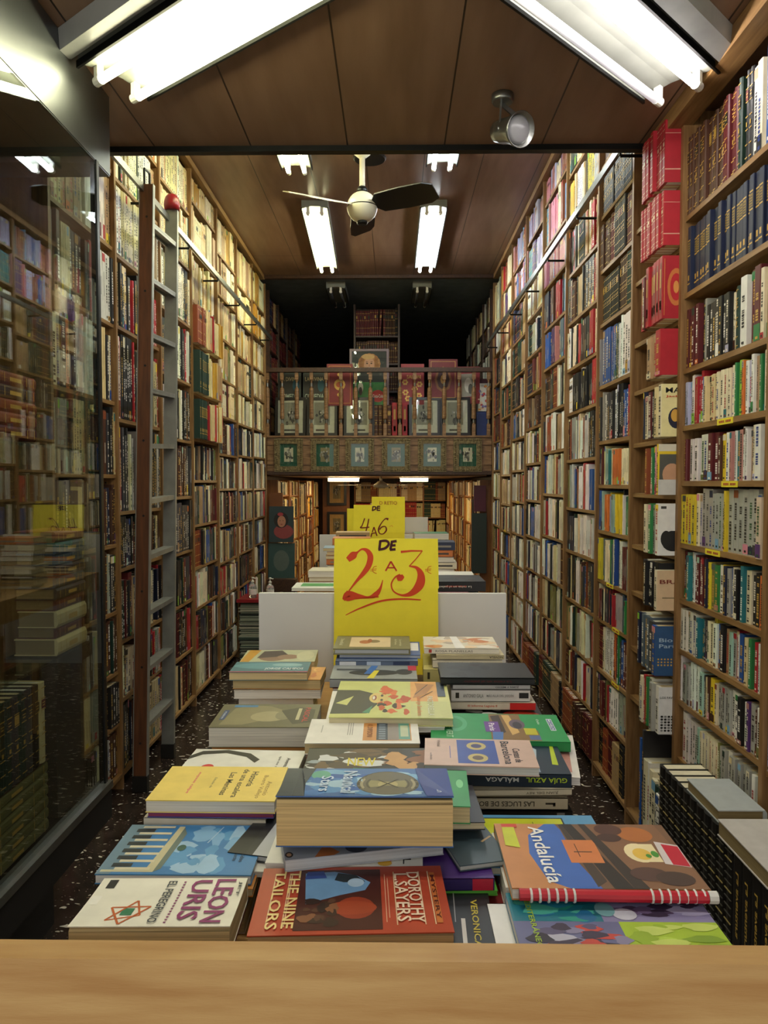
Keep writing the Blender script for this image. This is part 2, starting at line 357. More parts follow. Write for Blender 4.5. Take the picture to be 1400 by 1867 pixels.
def bezel(W, t0, t1, z0, h, d0, dep, lean, col, style, r, detail, mc, mp, md):
    """one shelved book: cover shell in mc, paper in mp, printed spine in md"""
    th = t1-t0
    def P(t, d, z): return W.p(t+lean*(z-z0), d, z)
    if style == 'leather': prof = [(0, .006), (.18*th, .002), (.5*th, 0), (.82*th, .002), (th, .006)]
    else: prof = [(0, .0015), (.12*th, 0), (.5*th, 0), (.88*th, 0), (th, .0015)]
    n = len(prof)
    e = .0015 if style != 'leather' else .0028
    outer = [(t0+a, d0+q) for a, q in prof]+[(t1, d0+dep), (t1-e, d0+dep)]
    inner = [(t1-e, d0+.012), (t0+e, d0+.012)]
    ring = outer+inner+[(t0+e, d0+dep), (t0, d0+dep)]
    m = len(ring)
    V = [P(a, q, z0) for a, q in ring]+[P(a, q, z0+h) for a, q in ring]
    F = [(i, (i+1) % m, (i+1) % m+m, i+m) for i in range(m)]
    # caps: spine strip, and the two boards
    for o in (0, m):
        F.append(tuple(o+i for i in (0, 1, 2, 3, 4, n+2, n+3)))
        F.append(tuple(o+i for i in (4, n, n+1, n+2)))
        F.append(tuple(o+i for i in (0, n+3, n+4, n+5)))
    mc.add(V, F, col)
    pg = r.choice([hx('E2D8BC', 0), hx('D8C79C', 0), hx('EDE8DA', 0), hx('C9B382', 0)])
    g = .003 if style == 'leather' else .0005
    pv = [P(a, q, z) for z in (z0+g, z0+h-g) for a, q in ((t0+e, d0+.011), (t1-e, d0+.011), (t1-e, d0+dep-g-.001), (t0+e, d0+dep-g-.001))]
    mp.hexa(pv, pg)
    # printing on the spine
    lum = .3*col[0]+.6*col[1]+.1*col[2]
    ink = hx('20201F') if lum > .25 else r.choice([hx('E8E2D0'), GOLD, hx('F4F2EA')])
    if lum > .25 and r.random() < .25: ink = r.choice([hx('A51E25'), hx('1E3A86'), hx('2B5A34')])
    f = -.0006
    def Q(ta, tb, za, zb, c, ff=f):
        md.add([P(t0+ta*th, d0+ff, z0+za*h), P(t0+tb*th, d0+ff, z0+za*h), P(t0+tb*th, d0+ff, z0+zb*h), P(t0+ta*th, d0+ff, z0+zb*h)], [(0, 1, 2, 3)], c)
    if style == 'leather':
        for z in ((.06, .2, .36, .5, .66, .8, .93) if detail else (.1, .3, .6, .88)):
            Q(.12, .88, z, z+(.012 if detail else .018), GOLD)
        if r.random() < .7: Q(.14, .86, .68, .79, r.choice([hx('6A1B1F'), hx('1B2A22'), hx('2B1A14'), GOLD]))
        if detail: Q(.3, .7, .71, .725, GOLD, -.001); Q(.25, .75, .745, .757, GOLD, -.001); Q(.35, .65, .40, .45, GOLD, -.001)
    elif style == 'set':
        Q(.1, .9, .78, .80, GOLD); Q(.1, .9, .55, .57, GOLD); Q(.15, .85, .59, .76, hx('8C7433')); Q(.1, .9, .12, .14, GOLD); Q(.3, .7, .18, .26, GOLD)
        if detail:
            for z in (.61, .645, .68, .715): Q(.25, .75, z, z+.012, hx('1B2340'), -.001)
    elif style == 'bandset':
        for z in (.05, .12, .25, .40, .55, .70, .85, .93): Q(.1, .9, z, z+.010, hx('E9C9A8'))
        Q(.25, .75, .6, .66, hx('E9C9A8'))
    elif style == 'gilt':
        Q(.2, .8, .1, .9, hx('8A2A28')); Q(.3, .7, .15, .3, GOLD); Q(.3, .7, .5, .8, hx('B8893E'), -.001)
    else:
        k = r.random()
        if detail:
            z = r.uniform(.1, .3); top = r.uniform(.7, .95); a0, a1 = (.36, .64) if th < .016 else (.30, .70)
            while z < top:
                l = r.uniform(.012, .05)
                Q(a0, a1, z, z+l*.82, ink); z += l+.006
                if r.random() < .12: z += r.uniform(.04, .12)
        else:
            z = r.uniform(.15, .35)
            Q(.36, .64, z, z+r.uniform(.2, .45), tuple((col[i]+ink[i])/2 for i in range(3))+(.5,))
        if k < .30:
            Q(.0, 1, .02, .02+r.uniform(.06, .22), r.choice(list(PC.values())), -.0004)
        if k > .8: Q(.0, 1, .86, .98, r.choice(list(PC.values())), -.0004)
        if detail: Q(.3, .7, .04, .075, ink, -.0008)

LIGHTS_ = ['cream', 'white', 'white', 'cream', 'grey', 'ivory']
P_LIT = ['white', 'cream', 'white', 'cream', 'ivory', 'grey', 'white', 'black', 'red', 'navy', 'yellow', 'teal', 'mint', 'charcoal', 'green', 'lavender', 'orange', 'maroon', 'slate', 'cream', 'blue']
P_MIX = ['cream', 'white', 'black', 'black', 'maroon', 'brown', 'red', 'white', 'navy', 'grey', 'charcoal', 'ivory', 'olive', 'tan', 'cream', 'rust', 'dark green', 'blue']
P_OLD = ['ivory', 'ivory', 'tan', 'cream', 'ivory', 'tan', 'cream', 'ivory', 'mustard']
P_LEA = ['brown', 'maroon', 'brown', 'dark green', 'rust', 'black', 'tan', 'maroon', 'navy']
P_DRK = ['black', 'brown', 'charcoal', 'maroon', 'black', 'dark green', 'slate', 'navy', 'brown']
P_PNK = ['dusky pink', 'pink', 'red', 'lavender', 'sky blue', 'teal', 'dusky pink', 'cream', 'purple', 'slate', 'blue', 'rust']
P_CRM = ['cream', 'white', 'ivory', 'white', 'cream', 'grey', 'cream', 'white', 'charcoal', 'ivory', 'black', 'tan', 'dark green']
BOOKS = {'right': [], 'left': [], 'back': [], 'loft': []}
BOOKCASES = []
def bookcase(W, wall, t0, t1, zs, ztop, fills, phrase, label, group, depth=.27, upr=True, wood=(WOOD, WOODV), kick=True, wmat=None, tags=(), holes=False, ground=0.0, near=True):
    c = W.p((t0+t1)/2, depth/2, ground)
    root = empty('bookcase', c, label, 'bookcase', group)
    us = [t0, t1] if upr == 2 else [t0]
    for u in us:
        b = MB(); W.box(b, u-.009, u+.013, -.012, depth, ground, ztop); part(b, 'side_panel', wood[1], root)
    b = MB(); W.box(b, t0+.013, t1-.009, depth-.008, depth, zs[-1], ztop); part(b, 'back_panel', BACKP, root)
    if kick:
        b = MB(); W.box(b, t0+.013, t1-.009, .05, .07, ground, zs[-1]-.022); part(b, 'plinth', KICK, root)
    for i, z in enumerate(zs):
        b = MB(); W.box(b, t0+.013, t1-.009, 0 if i < len(zs)-1 else -.012, depth-.008, z-.018, z); sh = part(b, 'shelf', wood[0], root)
        if i in tags:
            tt = t0+(t1-t0)*rng.uniform(.25, .6)
            b = MB(); W.box(b, tt, tt+.11, -.002, 0, z-.02, z-.001, hx('E6D62C'))
            for k in range(9):
                if k != 4: W.box(b, tt+.012+k*.0095, tt+.018+k*.0095, -.003, -.002, z-.014, z-.007, hx('A8452A'))
            part(b, 'shelf_label', SIGNM, sh, label='yellow shelf label')
    if holes:
        b = MB()
        for z in [ztop-.2-.09*k for k in range(28)]:
            for q in (.05, ):
                if z > ground+.15:
                    p = W.p(t1-.0095, q, z); b.lathe(p, [(.004, 0), (.004, .001)], 8, axis=(0, -1, 0))
        part(b, 'peg_holes', KICK, root)
    BOOKCASES.append((root, phrase))
    tops = [ztop]+[z-.018 for z in zs[:-1]]
    for i, z in enumerate(zs):
        fill_shelf(W, wall, t0+.015, t1-.011, z, tops[i]-z, fills[i] if i < len(fills) else {}, phrase, i+1, depth)
def fill_shelf(W, wall, t0, t1, z, gap, f, phrase, si, depth):
    pal = f.get('pal', P_MIX); r = rng
    seq = list(f.get('seq', [])); t = t0+r.uniform(0, .004)
    hmin, hmax = f.get('h', (.82, .975)); tmin, tmax = f.get('t', (.010, .034)); style0 = f.get('style', 'paper')
    out = f.get('out', 0); base_h = None; end = t1-f.get('gapend', 0)
    rowlist = []; run = 0; name = None; cfix = None; prot = None
    while t < end-.008:
        if seq:
            s = seq.pop(0); name, th, hh, sty = s[0], s[1], s[2], (s[3] if len(s) > 3 else style0); col = vary(PC[name], r, .05)
            h = hh*gap
        else:
            if run <= 0:
                name = r.choice(pal); cfix = vary(PC[name], r, .22)
                run = 1 if r.random() < f.get('single', .65) else r.randint(2, 6)
                if style0 == 'leather': run = r.randint(2, 9)
                base_h = r.uniform(hmin, hmax)*gap; bth = r.uniform(tmin, tmax) if r.random() < .6 else r.uniform(tmin, (tmin+tmax)/2)
                sty = style0 if style0 != 'mix' else r.choice(['paper', 'paper', 'leather'])
                if name in ('brown', 'maroon', 'rust') and style0 == 'paper' and r.random() < .5: sty = 'leather'
                bd = r.uniform(-.006, .014)
            run -= 1; th = bth*r.uniform(.9, 1.1); h = base_h*r.uniform(.985, 1.0); col = vary(cfix, r, .03)
            if name in ('black', 'charcoal'): h = base_h
        if t+th > end: th = end-t
        if th < .006: break
        d0 = (r.uniform(.002, .02) if seq or f.get('seq') else bd+r.uniform(0, .003))-out
        dep = min(depth-.02-max(d0, 0), r.uniform(.7, .9)*max(.15, h*.72))
        lean = 0
        rowlist.append(dict(t0=t, t1=t+th, z=z, h=h, d0=d0, dep=dep, lean=lean, col=col, name=name, sty=sty))
        t += th+.0006
        if not seq and r.random() < f.get('gapp', .012) and t < end-.12:
            t += r.uniform(.025, .06)
            rowlist[-1]['lean'] = min(.16, .02/max(.1, h))
    for k, bk in enumerate(rowlist):
        bk['prev'] = rowlist[k-1]['name'] if k else 'the upright'
        bk['next'] = rowlist[k+1]['name'] if k < len(rowlist)-1 else 'the upright'
        if k == 0 and 'face' in f: bk['face'] = f['face']
        bk['k'] = k+1; bk['shelf'] = si; bk['phrase'] = phrase; bk['W'] = W
        tc = (bk['t0']+bk['t1'])/2
        pts = [proj(*W.p(q, bk['d0'], zz)) for q in (bk['t0'], bk['t1']) for zz in (bk['z'], bk['z']+bk['h'])]
        area = 0
        if all(pts):
            xs = [p[0] for p in pts]; ys = [p[1] for p in pts]
            xa, xb = max(0, min(xs)), min(1400, max(xs)); ya, yb = max(0, min(ys)), min(1740, max(ys))
            if xb > xa and yb > ya: area = (xb-xa)*(yb-ya)
            # behind the lowered ceiling or the vitrine or the table
            mid = W.p(tc, 0, bk['z']+bk['h']*.6)
            if mid[1] > YB and H+(mid[2]-H)*YB/mid[1] > ZC1: area *= .2
            if mid[0] < 0 and min(xs) < 190: area *= .25
        if 'face' in bk: area += 5000
        bk['area'] = area
        if area <= 0 and not f.get('keep'):
            if all(pts) and not (min(xs) > 1560 or max(xs) < -160 or max(ys) < -150): pass
            else: bk['drop'] = True
        BOOKS[wall].append(bk)

def q_(n, t, h, s='paper'): return (n, t, h, s)
def rep(n, k, t, h, s='paper'): return [(n, t, h, s)]*k
# ---- right wall. In the photograph a shelf runs from its far end (left) to its near end (right), so the lists are near to far
NEAR_R = [
 {'seq': rep('blue', 2, .030, .86)+[q_('white', .030, .84), q_('cream', .030, .83), q_('white', .028, .82)]+rep('black', 3, .020, .86, 'leather')+rep('dark green', 2, .022, .86, 'leather')+rep('maroon', 4, .024, .85, 'leather')+rep('brown', 16, .024, .86, 'leather')},
 {'seq': rep('navy', 24, .026, .90, 'set')},
 {'seq': [q_('pink', .03, .98), q_('cream', .028, .80), q_('cream', .02, .82)]+rep('maroon', 2, .038, .88)+[q_('white', .04, .84)]+rep('dark green', 3, .02, .78, 'leather')+[q_('cream', .014, .74)]+rep('black', 8, .023, .76), 'pal': P_MIX},
 {'seq': [q_('white', .012, .9), q_('cream', .03, .92), q_('navy', .03, .93), q_('green', .012, .9), q_('tan', .014, .88), q_('white', .015, .92), q_('lavender', .02, .85), q_('white', .014, .85), q_('mint', .012, .86), q_('orange', .012, .88), q_('lime green', .022, .9), q_('mint', .012, .88), q_('green', .01, .88), q_('cream', .014, .85), q_('pink', .024, .86)]+rep('cream', 5, .020, .84)+rep('ivory', 5, .018, .83), 'pal': P_LIT},
 {'seq': [q_('white', .02, .9), q_('cream', .018, .88), q_('charcoal', .014, .86), q_('white', .034, .9), q_('cream', .012, .9), q_('tan', .03, .84), q_('white', .012, .86), q_('grey', .014, .85), q_('white', .012, .9), q_('dusky pink', .024, .86), q_('teal', .026, .85), q_('white', .014, .86), q_('dusky pink', .014, .85), q_('white', .02, .84), q_('ivory', .014, .82), q_('yellow', .022, .83), q_('brown', .02, .8), q_('cream', .016, .8)]+rep('maroon', 2, .034, .88), 'pal': P_LIT},
 {'pal': ['white', 'white', 'lavender', 'cream', 'grey', 'white', 'dark green', 'cream', 'white', 'purple', 'yellow']},
 {'seq': [q_('black', .014, .86), q_('orange', .03, .84), q_('cream', .014, .83), q_('black', .03, .85), q_('black', .022, .8), q_('cream', .03, .86), q_('teal', .02, .92), q_('pink', .018, .88), q_('black', .02, .84), q_('cream', .02, .86), q_('blue', .014, .84), q_('grey', .02, .82), q_('navy', .02, .85), q_('yellow', .016, .86), q_('white', .03, .84), q_('green', .03, .82), q_('olive', .03, .84)], 'pal': P_LIT},
 {'seq': [q_('cream', .03, .88), q_('white', .012, .86), q_('red', .02, .86), q_('cream', .016, .84), q_('green', .016, .88), q_('dark green', .014, .84), q_('ivory', .02, .86), q_('black', .014, .84), q_('blue', .03, .88), q_('white', .012, .84), q_('red', .016, .9), q_('grey', .02, .84), q_('mint', .02, .82), q_('tan', .02, .86), q_('black', .03, .9), q_('blue', .026, .88)], 'pal': P_LIT},
 {'seq': [q_('cream', .014, .84), q_('white', .026, .86), q_('brown', .014, .8), q_('grey', .03, .86), q_('purple', .016, .86), q_('white', .02, .82), q_('yellow', .012, .8), q_('black', .03, .84)]+rep('white', 3, .02, .86)+rep('grey', 6, .016, .84)+[q_('cream', .016, .8), q_('yellow', .03, .86), q_('brown', .018, .84), q_('ivory', .014, .82), q_('black', .012, .84), q_('mint', .028, .86)], 'pal': LIGHTS_},
 {'seq': [q_('green', .044, .86), q_('white', .02, .8)]+rep('grey', 8, .018, .8)+[q_('white', .026, .84)]+rep('grey', 3, .016, .82)+[q_('olive', .016, .84)]+rep('cream', 9, .014, .82)+[q_('mint', .02, .84)], 'pal': LIGHTS_},
 {'pal': P_DRK, 'style': 'leather', 'h': (.6, .75)},
]
zs = [2.485, 2.21, 1.94, 1.735, 1.536, 1.31, 1.106, .92, .73, .515, .08]
bookcase(WR, 'right', 2.08, 2.73, zs, ZC1-.065, NEAR_R, 'nearest right bookcase', 'nearest oak bookcase on the right wall, holding the gold-banded navy set', 'oak bookcases along the right wall', upr=True, tags=(3, 4, 5))
bookcase(WR, 'right', 1.42, 2.08, [2.45, 2.2, 1.92, 1.66, 1.42, 1.18, .95, .72, .5, .08], ZC1-.065, [{'pal': P_LIT}]*10, 'right bookcase at the frame edge', 'oak bookcase cut off by the right edge of the photo', 'oak bookcases along the right wall', upr=True)
# second bay: red bound sets pushed out past the shelf edge
B_R = [
 {'seq': rep('red', 9, .028, .93, 'bandset'), 'out': .085, 'gapend': .30},
 {'seq': rep('red', 9, .028, .95, 'bandset'), 'out': .085, 'gapend': .30},
 {'seq': rep('red', 5, .035, .92, 'gilt')+[q_('maroon', .02, .8), q_('maroon', .02, .8), q_('red', .04, .84, 'gilt')], 'out': .08, 'gapend': .27},
 {'seq': [q_('red', .05, .9), q_('tan', .05, .86), q_('tan', .045, .84)]+[q_('brown', .05, .88)], 'out': .08, 'gapend': .35},
 {'seq': [q_('cream', .035, .93), q_('ivory', .03, .9), q_('white', .03, .88), q_('black', .02, .86), q_('maroon', .035, .86), q_('cream', .03, .8)], 'out': .08, 'gapend': .33},
 {'seq': [q_('yellow', .02, .95), q_('pink', .014, .9), q_('slate', .03, .93), q_('green', .02, .9), q_('white', .03, .88)], 'out': .08, 'gapend': .36},
 {'seq': [q_('white', .03, .93), q_('brown', .02, .9), q_('grey', .02, .9), q_('green', .03, .92), q_('orange', .02, .9), q_('cream', .03, .9)], 'out': .08, 'gapend': .36},
 {'seq': [q_('cream', .03, .80)]+rep('black', 8, .022, .93), 'out': .08, 'gapend': .33},
 {'seq': [q_('blue', .035, .82), q_('charcoal', .04, .86)]+rep('slate', 3, .03, .9)+[q_('navy', .03, .9)]*2, 'out': .08, 'gapend': .3},
 {'seq': [q_('white', .035, .88), q_('grey', .03, .9), q_('white', .03, .95), q_('green', .02, .93), q_('red', .02, .95), q_('cream', .03, .9)], 'out': .08, 'gapend': .33},
 {'seq': [q_('white', .03, .56), q_('dark green', .03, .6), q_('cream', .04, .62), q_('cream', .04, .66), q_('white', .02, .7), q_('cream', .04, .7)], 'out': .06, 'gapend': .28},
]
FACES = {4: [('r', 0, 0, 1, 1, 'E9DFA2'), ('t', 'MA', .42, .88, .55, .10, '1A1A1A'), ('t', 'Jack', .40, .76, .5, .05, 'C8402A'), ('e', .55, .35, .3, .20, '20243A'), ('e', .5, .40, .15, .12, 'D8A84A')], 5: [('r', .04, .04, .96, .80, '55564F'), ('e', .5, .4, .35, .22, 'C89A78'), ('r', .0, .86, 1, 1, 'D8D4C0'), ('r', 0, 0, 1, .3, 'D0D0CC')], 6: [('r', 0, 0, 1, 1, 'E8E8E6'), ('e', .55, .28, .42, .2, '18181A'), ('e', .3, .32, .2, .16, '1E1E20'), ('r', .1, .9, .3, .95, '3A3A3A')], 7: [('r', 0, 0, 1, 1, 'DDBE98'), ('t', 'BRA', .5, .72, .8, .10, '7A2A1A'), ('r', .2, .3, .8, .33, '8A7A5A')], 8: [('r', 0, 0, 1, 1, '2A5280'), ('t', 'Bio', .4, .72, .5, .08, 'A8C0D8'), ('t', 'Part', .45, .60, .6, .08, 'A8C0D8')]+[('r', .1+.12*(i%7), .2+.06*(i//7), .16+.12*(i%7), .23+.06*(i//7), 'D8A84A') for i in range(21)], 9: [('r', 0, 0, 1, 1, 'E8E8E8'), ('t', 'LOS FAVORITOS', .5, .78, .9, .045, '2A2A2A')]+[('e', .12+.13*(i%7), .08+.06*(i//7), .05, .022, '1A1A1A' if i%3 else '8A8A8A') for i in range(42)], 10: [('r', 0, 0, 1, 1, 'E4E2DA'), ('e', .5, .3, .3, .06, '2A3A3A'), ('e', .6, .5, .2, .04, '8A2A4A')], 2: [('e', .5, .5, .32, .30, 'C8743A'), ('e', .5, .5, .22, .22, 'B8242C'), ('e', .5, .5, .1, .1, 'D8944A'), ('r', .06, .05, .09, .95, 'C8743A')], 0: [('r', 0, .20, 1, .22, 'D8A08A'), ('r', 0, .78, 1, .79, 'D8A08A')], 1: [('r', 0, .20, 1, .22, 'D8A08A'), ('r', 0, .78, 1, .79, 'D8A08A')]}
for k_, v_ in FACES.items(): B_R[k_]['face'] = v_
zb = [2.62, 2.395, 2.13, 1.925, 1.70, 1.485, 1.26, 1.055, .81, .59, .08]
bookcase(WR, 'right', 2.73, 3.28, zb, 2.86, B_R, 'right bookcase with red sets', 'oak bookcase with bound red sets jutting out of its top shelves', 'oak bookcases along the right wall', tags=(7,))
zc = [3.38, 3.12, 2.87, 2.60, 2.33, 2.02, 1.74, 1.52, 1.29, 1.04, .84, .58, .35, .08]
C_R = [{'pal': P_CRM, 'style': 'leather'}, {'pal': P_LEA, 'style': 'leather'}, {'pal': ['charcoal', 'brown', 'black', 'slate'], 'style': 'leather'},
       {'pal': ['charcoal', 'brown', 'maroon', 'black'], 'style': 'leather', 't': (.014, .02)}, {'pal': P_DRK+['white', 'blue', 'maroon'], 'style': 'leather', 't': (.014, .024)},
       {'pal': ['white', 'grey', 'charcoal', 'dark green', 'tan', 'white', 'blue']}, {'pal': ['blue', 'white', 'charcoal', 'red', 'grey', 'black']}, {'pal': P_LIT, 't': (.008, .018)}, {'pal': P_LIT, 't': (.008, .018)},
       {'pal': P_LIT, 't': (.008, .02)}, {'pal': P_LIT, 't': (.008, .02)}, {'pal': P_LIT}, {'pal': P_MIX}, {'pal': P_LEA, 'style': 'leather'}]
bookcase(WR, 'right', 3.28, 3.83, zc, 3.62, C_R, 'right bookcase beside the red sets', 'oak bookcase behind the one with the red sets, full of slim paperbacks below', 'oak bookcases along the right wall', tags=(9, 10, 11))
def rz(base, top, lo, hi):
    zz = [base]; z = base
    while True:
        f = (z-base)/(top-base)
        z += rng.uniform(lo, hi)*(1+.22*f)
        if z > top-.17: break
        zz.append(z)
    return zz[::-1]
right_txt = ['right bookcase with yellow spines on top', 'right bookcase under the rail middle', 'right bookcase with the dark red block', 'sixth right bookcase', 'seventh right bookcase', 'right bookcase by the balcony']
rl = ['oak bookcase on the right wall with a bright red encyclopedia set at head height', 'oak bookcase on the right wall opposite the ceiling fan', 'oak bookcase on the right wall beside the nearer hanging tubes', 'oak bookcase on the right wall level with the farther ceiling tubes', 'oak bookcase on the right wall next to last before the balcony', 'last oak bookcase on the right wall, touching the balcony']
right_txt = ['right bookcase beyond slim paperbacks', 'right bookcase opposite ceiling fan', 'right bookcase beside far tubes', 'third right bookcase before balcony', 'second right bookcase before balcony', 'last right bookcase before balcony']
YRU = [3.83, 4.54, 5.25, 5.92, 6.62, 7.28, 7.86]
for i in range(6):
    z_ = rz(.08, 3.62, .235, .275)
    fl = []
    for k, z in enumerate(z_):
        if z > 2.3:
            pl = [P_CRM+['yellow', 'yellow', 'sky blue'], P_PNK, P_PNK, P_PNK, P_OLD+P_PNK, P_CRM][i] if z > 2.85 else [['tan', 'cream', 'charcoal', 'brown', 'red'], P_PNK+P_LEA, P_LEA+P_CRM, P_LEA, P_OLD+P_LEA, P_CRM+P_LEA][i]
            fl.append({'pal': pl, 'style': 'mix', 't': (.014, .034), 'single': .3})
        elif z > 1.8: fl.append({'pal': [['red', 'red', 'cream', 'black', 'white', 'brown'], P_LEA+P_CRM, P_LEA, P_MIX, P_LEA, P_LEA][i], 'style': 'mix', 't': (.014, .03), 'single': .4})
        elif z < .12 and i < 3: fl.append({'pal': P_LEA, 'style': 'leather', 't': (.02, .035), 'out': .03})
        else: fl.append({'pal': P_MIX+LIGHTS_+['white', 'black', 'white'], 't': (.009, .026)})
    bookcase(WR, 'right', YRU[i], YRU[i+1], z_, 3.62, fl, right_txt[i], rl[i], 'oak bookcases along the right wall', upr=True if i < 5 else 2, tags=tuple(k for k, z in enumerate(z_) if .9 < z < 1.5 and rng.random() < .5))
# ---- left wall
YLU = [2.93, 3.63, 4.33, 5.0, 5.72, 6.44, 7.15, 7.86]
left_txt = ['left bookcase behind the glass', 'left bookcase behind the ladder', 'left bookcase past the ladder', 'left bookcase with green volumes', 'left bookcase opposite far tubes', 'second left bookcase before balcony', 'last left bookcase before balcony']
ll = ['oak bookcase on the left wall seen through the display window glass', 'oak bookcase on the left wall with the ladder standing before it', 'oak bookcase on the left wall just beyond the ladder', 'oak bookcase on the left wall with big dark green volumes jutting out', 'oak bookcase on the left wall full of yellowed old books up high', 'oak bookcase on the left wall, next to last before the balcony', 'last oak bookcase on the left wall, above the stacked magazines']
ZL = [[3.38, 3.04, 2.67, 2.30, 1.925, 1.57, 1.23, .90, .60, .34, .08], [3.36, 3.03, 2.66, 2.31, 1.85, 1.386, 1.10, .735, .44, .08]]
for i in range(7):
    z_ = ZL[i] if i < 2 else rz(.08, 3.62, *[(.31, .35), (.25, .30), (.25, .29), (.25, .29), (.25, .29)][i-2])
    fl = []  # lower shelves get darker palettes, partly standing in for weaker light here
    for z in z_:
        if i < 3:
            if z > 2.6: fl.append({'pal': ['ivory', 'cream', 'cream', 'ivory', 'white', 'tan', 'dark green'], 't': (.018, .035), 'style': 'paper', 'single': .4, 'h': (.85, .97)})
            elif z > 1.8: fl.append({'pal': ['cream', 'black', 'white', 'ivory', 'charcoal', 'black', 'red', 'white'], 't': (.014, .036), 'h': (.82, .97)})
            else: fl.append({'pal': ['black', 'charcoal', 'red', 'cream', 'black', 'black', 'navy', 'maroon', 'grey', 'brown', 'brown', 'dark green', 'ivory', 'charcoal'], 't': (.014, .034), 'h': (.82, .97), 'gapp': .03})
        else:
            if z > 2.45: fl.append({'pal': P_OLD, 'style': 'mix', 't': (.016, .034), 'single': .3})
            elif z > 1.9: fl.append({'pal': P_OLD+['charcoal', 'maroon', 'dark green', 'olive', 'dark green'], 'style': 'mix', 't': (.016, .034)})
            else: fl.append({'pal': P_MIX+['black', 'cream', 'charcoal', 'brown'], 't': (.011, .03), 'gapp': .02})
    if i == 3:
        for k, z in enumerate(z_):
            if 1.7 < z < 2.6: fl[k] = {'seq': rep('dark green', 7, .034, .9, 'set') if z < 2.35 else rep('rust', 6, .034, .9, 'leather'), 'out': .06, 'pal': P_OLD+['red', 'brown']}
    if i == 0: fl[4] = {'seq': [q_('cream', .03, .8), q_('cream', .05, .82), q_('grey', .04, .85), q_('black', .05, .84), q_('orange', .03, .83)], 'pal': P_MIX}
    bookcase(WL, 'left', YLU[i], YLU[i+1], z_, 3.62, fl, left_txt[i], ll[i], 'oak bookcases along the left wall', upr=True if i < 6 else 2, holes=i in (0, 1, 3))
# ---- back room below the balcony, and the loft above it
BKW = Wall((0, 13.6, 0), (1, 0, 0), (0, 1, 0))
WOODW = mat('honey_shelf_wood', hx('9C6428'), .45, nscale=5, stretch=(14, 14, 1.2), col2=hx('7A4818'))
WBR = Wall((.95, 0, 0), (0, 1, 0), (1, 0, 0)); WBL = Wall((-1.28, 0, 0), (0, 1, 0), (-1, 0, 0))
for k, y in enumerate([8.1, 9.0, 9.9, 10.8, 11.7, 12.6]):
    bookcase(WBR, 'back', y, y+.9, rz(-.85, 1.56, .23, .28), 1.56, [{'pal': P_LEA+P_OLD, 'style': 'mix', 't': (.02, .04)}]*14, 'back room', '%s warm wooden bookcase from the balcony on the right side of the back room' % ordn(k+1), 'back room bookcases', upr=True, wood=(WOODW, WOODW), ground=-.95)
    if y < 12: bookcase(WBL, 'back', y, y+.9, rz(-.85, 1.56, .23, .28), 1.56, [{'pal': P_LEA+P_OLD, 'style': 'mix', 't': (.02, .04)}]*14, 'back room', '%s warm wooden bookcase from the balcony on the left side of the back room' % ordn(k+1), 'back room bookcases', upr=True, wood=(WOODW, WOODW), ground=-.95)
for k, (a, c) in enumerate([(-.72, -.3), (-.3, .12), (.12, .54), (.54, .96)]):
    bookcase(BKW, 'back', a, c, rz(-.85, 1.56, .25, .29), 1.56, [{'pal': P_LEA+P_OLD+['red', 'cream'], 'style': 'leather', 't': (.02, .04)}]*14, 'back room', '%s bookcase from the left on the far wall of the back room' % ordn(k+1), 'back room bookcases', upr=True, wood=(WOODW, WOODW), ground=-.95)
WDK = (DARKWOOD, DARKWOOD)
for k, y in enumerate([8.12, 8.8, 9.5, 10.2]):
    bookcase(WL, 'loft', y, y+.68, [3.3, 3.0, 2.7, 2.4, 2.1, 1.7], 3.62, [{'pal': P_LEA+['charcoal', 'tan'], 'style': 'leather', 't': (.02, .035)}]*6, 'loft', '%s dark bookcase behind the balcony rail on the left side of the loft' % ordn(k+1), 'loft bookcases', upr=True, wood=WDK, ground=1.645, kick=False)
    bookcase(WR, 'loft', y, y+.68, [3.3, 3.0, 2.7, 2.4, 2.1, 1.7], 3.62, [{'pal': P_CRM+['black', 'brown', 'maroon'], 'style': 'mix', 't': (.02, .035)}]*6, 'loft', '%s dark bookcase behind the balcony rail on the right side of the loft' % ordn(k+1), 'loft bookcases', upr=True, wood=WDK, ground=1.645, kick=False)
LFW = Wall((0, 8.7, 0), (1, 0, 0), (0, 1, 0))
bookcase(LFW, 'loft', -.46, .055, [3.24, 2.92, 2.6, 2.28, 1.95, 1.7], 3.6, [{'pal': ['brown', 'maroon', 'black', 'brown'], 'style': 'leather', 't': (.02, .03), 'h': (.8, .9)}]*6, 'loft', 'dark free-standing bookcase in the loft behind the portrait poster', 'loft bookcases', upr=2, wood=WDK, ground=1.645, kick=False, depth=.25)

# ---- link the books: the largest 300 of each long wall as things, the rest of a wall as one mass
used = set()
def book_label(bk, wall):
    th = bk['t1']-bk['t0']; n = bk['name']
    size = 'thick' if th > .03 else ('slim' if th < .016 else 'medium')
    kind = {'leather': 'leather-bound book', 'set': 'gold-blocked volume', 'bandset': 'banded volume', 'gilt': 'gilt volume'}.get(bk['sty'], 'paperback' if th < .022 else 'book')
    pv, nx = bk['prev'], bk['next']
    if nx == 'the upright': where = 'at the far end'
    elif pv == 'the upright': where = 'at the near end'
    elif pv == nx: where = 'between two %s ones' % pv
    else: where = 'between %s and %s ones' % (pv, nx)
    l = '%s %s %s %s, %s shelf, %s' % (size, n, kind, where, ordn(bk['shelf']), bk['phrase'])
    if l in used or len(l.split()) > 16:
        l = '%s %s, %s from near end, %s shelf, %s' % (n, kind, ordn(bk['k']), ordn(bk['shelf']), bk['phrase'])
    used.add(l)
    return l
GR = {'right': 'books shelved along the right wall', 'left': 'books shelved along the left wall', 'back': 'books in the back room', 'loft': 'books in the loft'}
